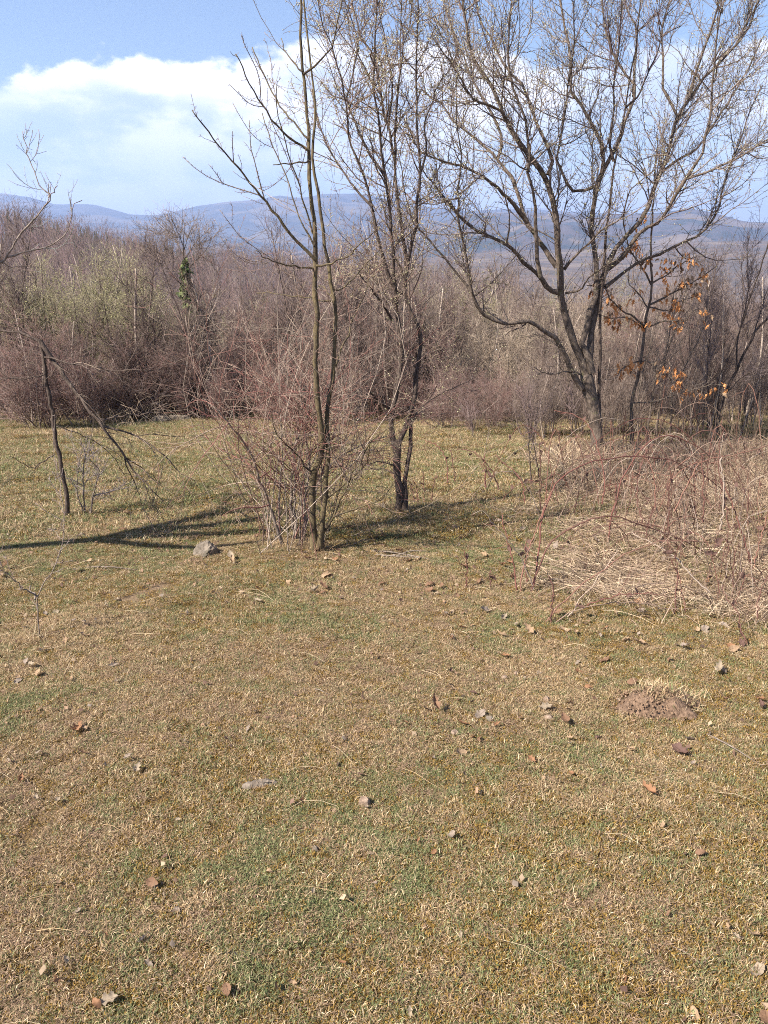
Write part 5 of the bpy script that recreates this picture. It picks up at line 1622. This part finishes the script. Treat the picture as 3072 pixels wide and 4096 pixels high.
for k in range(900):
    a, r = rng.uniform(0, 6.28), rng.random() ** .6
    x_, y_ = math.cos(a) * r * .19, math.sin(a) * r * .15
    s = rng.uniform(.0015, .0065) * (1.6 if rng.random() < .08 else 1)
    z_ = float(height(x_ + mp_[0], y_ + mp_[1]) - mp_[2]) + .078 * max(0, 1 - (x_ / .17) ** 2 - (y_ / .13) ** 2) ** .8
    cr.raw(ico * s * rng.uniform(.7, 1.2, 3) + [x_, y_, z_], t=it_, c=np.array((0.19, 0.122, 0.078)) * rng.uniform(.55, 1.25))
tag(cr.build('soil_crumbs', mat_vc('soil_crumbs', .95, .1, 60, .3), mh, smooth_=False), kind='stuff')
tf = MB()
n = 900
a = rng.uniform(0, 6.28, n)
r = rng.random(n) ** .5
x = mp_[0] + .07 + np.cos(a) * r * .15
y = mp_[1] + .03 + np.sin(a) * r * .11
blades(tf, x, y, rng.uniform(.03, .08, n), rng.uniform(.0016, .003, n), rng.uniform(.3, 1.3, n), palette(STRAW + GREEN[:2], (3, 3, 2, 3, 1, 1), n), lift=np.clip(.07 * (1 - ((x - mp_[0]) / .17) ** 2 - ((y - mp_[1]) / .13) ** 2), 0, 1))
tag(tf.build('grass_tuft', M_BLADE, mh, mp_, smooth_=False), kind='stuff')


def stick(label, a, b, r, mat=M_WOOD, name='stick', mid=None):
    pa, pb_ = gpt(*a), gpt(*b)
    pm = (pa + pb_) / 2 + [0, 0, .008]
    P = resample(np.array([pa, pm + rng.normal(0, .006, 3), pb_]), 12)
    P[:, 2] = np.maximum(P[:, 2], height(P[:, 0], P[:, 1])) + r * .8
    root = thing(name, pa, label, 'stick')
    MB().tubes(P[None], np.linspace(r, r * .55, 12)[None], 7, rough=.08).build('shaft', mat, root, pa)
    s = grow(P[None], np.full((1, 12), r), 1, (.3, .95), (30, 60), (.02, .07), .02, .1, 4, .5, r * .4, .0006)
    MB().tubes(*s, 4, (.25, .19, .15)).build('side_twig', M_TWIG, root, pa)
    return root


stick('straight pale stick lying past the bare earth patch', (85, 569), (138, 571), .0055)
stick('thin twig lying beside the molehill grass', (705, 735), (768, 772), .0035, M_BARK_PALE)
stick('thin broken twig lying at the lower right turf', (665, 945), (720, 985), .0018, M_BARK_PALE)
stick('short pale split twig on the trodden turf', (312, 690), (330, 697), .003)
for k, (a, b) in enumerate((((375, 556), (440, 562)), ((385, 553), (452, 566)), ((395, 558), (430, 553)), ((370, 552), (410, 557)))):
    stick('bleached twig in the heap of dead wood in front of the dark twin trunks', a, b, .006).__setitem__('group', 'heap of bleached twigs')
# weathered wood chip
p = gpt(260, 787)
chip = thing('wood_chip', p, 'weathered grey split piece of wood lying flat on the turf', 'wood')
n = 16
u = np.linspace(-1, 1, n)
rows = []
for j, (yy, zz) in enumerate(((-.013, .0), (-.011, .012), (-.004, .017), (.004, .013), (.011, .016), (.013, .0))):
    rows.append(np.stack([u * .062 * (1 - .1 * j % 3 * .3), np.full(n, yy) * (1 - .5 * u ** 4) + .004 * np.sin(u * 3), zz * (1 - .35 * u ** 6) + .002 * rng.normal(size=n) * (zz > 0)], -1))
V = np.stack(rows)
idx = np.arange(6 * n).reshape(6, n)
q = np.stack([idx[:-1, :-1], idx[:-1, 1:], idx[1:, 1:], idx[1:, :-1]], -1).reshape(-1, 4)
mbx = MB().raw(V, q=q)
mbx.raw(V[:, 0], t=np.array([[0, k + 1, k] for k in range(1, 5)])).raw(V[:, -1], t=np.array([[0, k, k + 1] for k in range(1, 5)]))
oo = mbx.build('split_wood', M_WOOD, chip, smooth_=False)
oo.location = (0, 0, .006)
oo.rotation_euler = (0, 0, .12)
MB().tubes(np.array([[[-.03, -.004, .02], [0, -.005, .023], [.045, -.002, .02]]]), np.array([[.002, .003, .001]]), 5).build('splinter', M_WOOD, chip)

# ------------------------------------------------------------------ fallen leaves
SPEC = [(73, 740, 'orange', 1, .085, 'broad orange-brown oak leaf lying beside an upright curled one'), (82, 730, 'tan', 0, .045, 'small tan curled leaf standing on edge above the broad oak leaf'), (22, 782, 'orange', 1, .05, 'thin twisted orange leaf on the left turf'), (135, 779, 'pale', 0, .05, 'pale bleached lobed leaf on the left turf'),
        (88, 761, 'brown', 0, .045, 'dark brown crumpled leaf below the broad oak leaf'), (125, 764, 'grey', 1, .04, 'grey folded leaf in a small hollow'), (148, 887, 'brown', 2, .045, 'brown leaf folded shut on mossy turf'), (120, 1006, 'pale', 0, .055, 'pale ragged lobed leaf with a long stalk'),
        (84, 917, 'grey', 1, .03, 'small grey rolled leaf among moss'), (290, 951, 'tan', 2, .024, 'small round tan leaf on mossy turf'), (655, 803, 'orange', 1, .075, 'long narrow orange leaf curled on the turf'), (672, 753, 'purple', 0, .085, 'large dark purple-brown leaf below the molehill'), (685, 745, 'grey', 0, .06, 'greyish withered leaf behind the purple-brown leaf'),
        (758, 945, 'tan', 2, .04, 'tan curled leaf with a bright edge at the right turf'), (762, 975, 'pale', 2, .05, 'pale flat leaf at the right turf edge'), (764, 1020, 'brown', 2, .05, 'brown curled leaf at the right turf edge below the pale one'), (690, 1014, 'tan', 3, .045, 'long tan willow-like leaf on mossy turf'), (437, 716, 'brown', 1, .075, 'brown crumpled oak leaf beside clods'), (427, 715, 'tan', 0, .05, 'tan crumpled leaf touching the brown oak leaf'),
        (500, 660, 'orange', 0, .055, 'upright orange-brown leaf caught in grass'), (573, 676, 'orange', 0, .06, 'rusty oak leaf sitting on tall grass blades'), (465, 633, 'orange', 0, .05, 'bright orange scalloped leaf at the bramble edge'), (608, 632, 'orange', 0, .06, 'bright orange curled leaf cupped upwards below the bramble'), (574, 637, 'tan', 1, .055, 'tan folded leaf standing up below the bramble'), (552, 712, 'pale', 0, .065, 'pale flat lobed leaf on the heap of clods'),
        (716, 679, 'pale', 1, .085, 'long pale leaf with wavy edge near a shadow'), (232, 567, 'tan', 1, .075, 'large tan folded leaf near the stone'), (259, 594, 'orange', 0, .045, 'dark orange curled leaf on the sunlit turf'), (255, 604, 'pale', 0, .05, 'pale yellow leaf below the orange curled one'), (650, 586, 'pale', 2, .07, 'bright pale oval leaf under the bramble arch'), (638, 580, 'tan', 2, .08, 'broad tan leaf beside the pale oval one'),
        (457, 727, 'orange', 2, .055, 'flat orange-brown leaf with pointed tip beside dark clod'), (312, 900, 'pale', 2, .02, 'tiny pale shell-like leaf in the moss')]
for (lx, ly, cn, k, s, lab) in SPEC:
    p = gpt(lx, ly)
    o = put_leaf('fallen_leaf', LM[cn, k], p + [0, 0, .021], s * .92, (rng.normal(0, .35), rng.normal(0, .35), rng.uniform(0, 6.28)))
    tag(o, lab, 'leaf')
GEN = {'orange': 'orange-brown oak leaf', 'brown': 'dark brown dead leaf', 'tan': 'light tan dead leaf', 'pale': 'bleached pale dead leaf', 'grey': 'greyish rotting leaf', 'purple': 'purplish dark leaf'}


def fall(n, xr, yr, cols, sz, where):
    for _ in range(n):
        lx, ly = rng.uniform(*xr), rng.uniform(*yr)
        p = gpt(lx, ly)
        cn = rng.choice(cols)
        o = put_leaf('fallen_leaf', LM[cn, int(rng.integers(0, 4))], p + [0, 0, .020], rng.uniform(*sz) * .85, (rng.normal(0, .45), rng.normal(0, .45), rng.uniform(0, 6.28)))
        tag(o, GEN[cn] + ' ' + where, 'leaf', cn + ' leaves ' + where)


fall(86, (480, 768), (480, 650), ['tan', 'tan', 'orange', 'brown', 'pale', 'grey', 'purple', 'grey'], (.045, .09), 'lying among the brambles and dry grass')
fall(50, (300, 520), (505, 600), ['tan', 'orange', 'brown', 'pale', 'brown'], (.045, .09), 'lying near the dark twin-trunked tree')
fall(24, (20, 130), (600, 690), ['pale', 'tan', 'brown', 'grey', 'pale'], (.03, .06), 'lying round the thorny sapling')
fall(40, (0, 300), (430, 600), ['tan', 'pale', 'brown'], (.045, .09), 'lying on the shaded meadow grass')
fall(34, (430, 768), (640, 760), ['grey', 'brown', 'tan', 'purple', 'orange'], (.035, .07), 'lying on the turf round the molehill')
fall(44, (0, 768), (700, 1020), ['grey', 'tan', 'brown', 'orange', 'pale'], (.02, .045), 'lying on the open mossy turf')
# crumbled bits of leaf and bark too small to count
lit = MB()
n = 11000
x, y = scatter(n, 1.0, 8.5)
w_ = .16 + .9 * in_bramble(x, y) + .8 * np.exp(-((x + .2) ** 2 + (y - 5.6) ** 2) / 1.2) + .5 * (fbm(x * 1.5 + 3, y * 1.5 + 8, 3) > .58)
k = rng.random(n) < w_
x, y = x[k], y[k]
n = len(x)
c_ = np.stack([x, y, height(x, y) + rng.uniform(.012, .028, n)], -1)
s_ = rng.uniform(.004, .017, n)[:, None]
a_ = nz(rng.normal(size=(n, 3)) * [1, 1, .45])
b_ = nz(np.cross(a_, rng.normal(size=(n, 3)) * [.5, .5, 1]))
V = np.stack([c_ - a_ * s_, c_ + b_ * s_ * .6, c_ + a_ * s_ * .8 + [0, 0, .004], c_ - b_ * s_ * .7], 1)
i_ = np.arange(n)[:, None] * 4
lit.raw(V, t=np.concatenate([i_ + np.array([[0, 1, 2]]), i_ + np.array([[0, 2, 3]])]), c=np.repeat(palette([(.26, .16, .10), (.17, .10, .07), (.36, .26, .17), (.27, .21, .16), (.11, .07, .05)], (2, 2, 2, 1, 1), n), 4, 0))
tag(lit.build('leaf_litter', M_LEAF, smooth_=False), 'small crumbled leaf and bark bits strewn over the turf', 'leaf litter', kind='stuff')

# ------------------------------------------------------------------ air
import bmesh
bm = bmesh.new()
bmesh.ops.create_cube(bm, size=2.0)
for v in bm.verts:
    v.co.x *= 13000
    v.co.y *= 13000
    v.co.z = -60 if v.co.z < 0 else 760
me = bpy.data.meshes.new('haze')
bm.to_mesh(me)
bm.free()
hz = bpy.data.objects.new('haze', me)
COL.objects.link(hz)
m = bpy.data.materials.new('haze_air')
m.use_nodes = True
t = m.node_tree
t.nodes.clear()
pv = N(t, 'ShaderNodeVolumePrincipled', i_Density=0.00016, i_Anisotropy=0.2)
pv.inputs['Color'].default_value = (0.44, 0.57, 0.90, 1)
mo = N(t, 'ShaderNodeOutputMaterial')
L(t, pv.outputs[0], mo.inputs['Volume'])
me.materials.append(m)
tag(hz, 'pale blue haze filling the valley air', 'haze', kind='stuff')
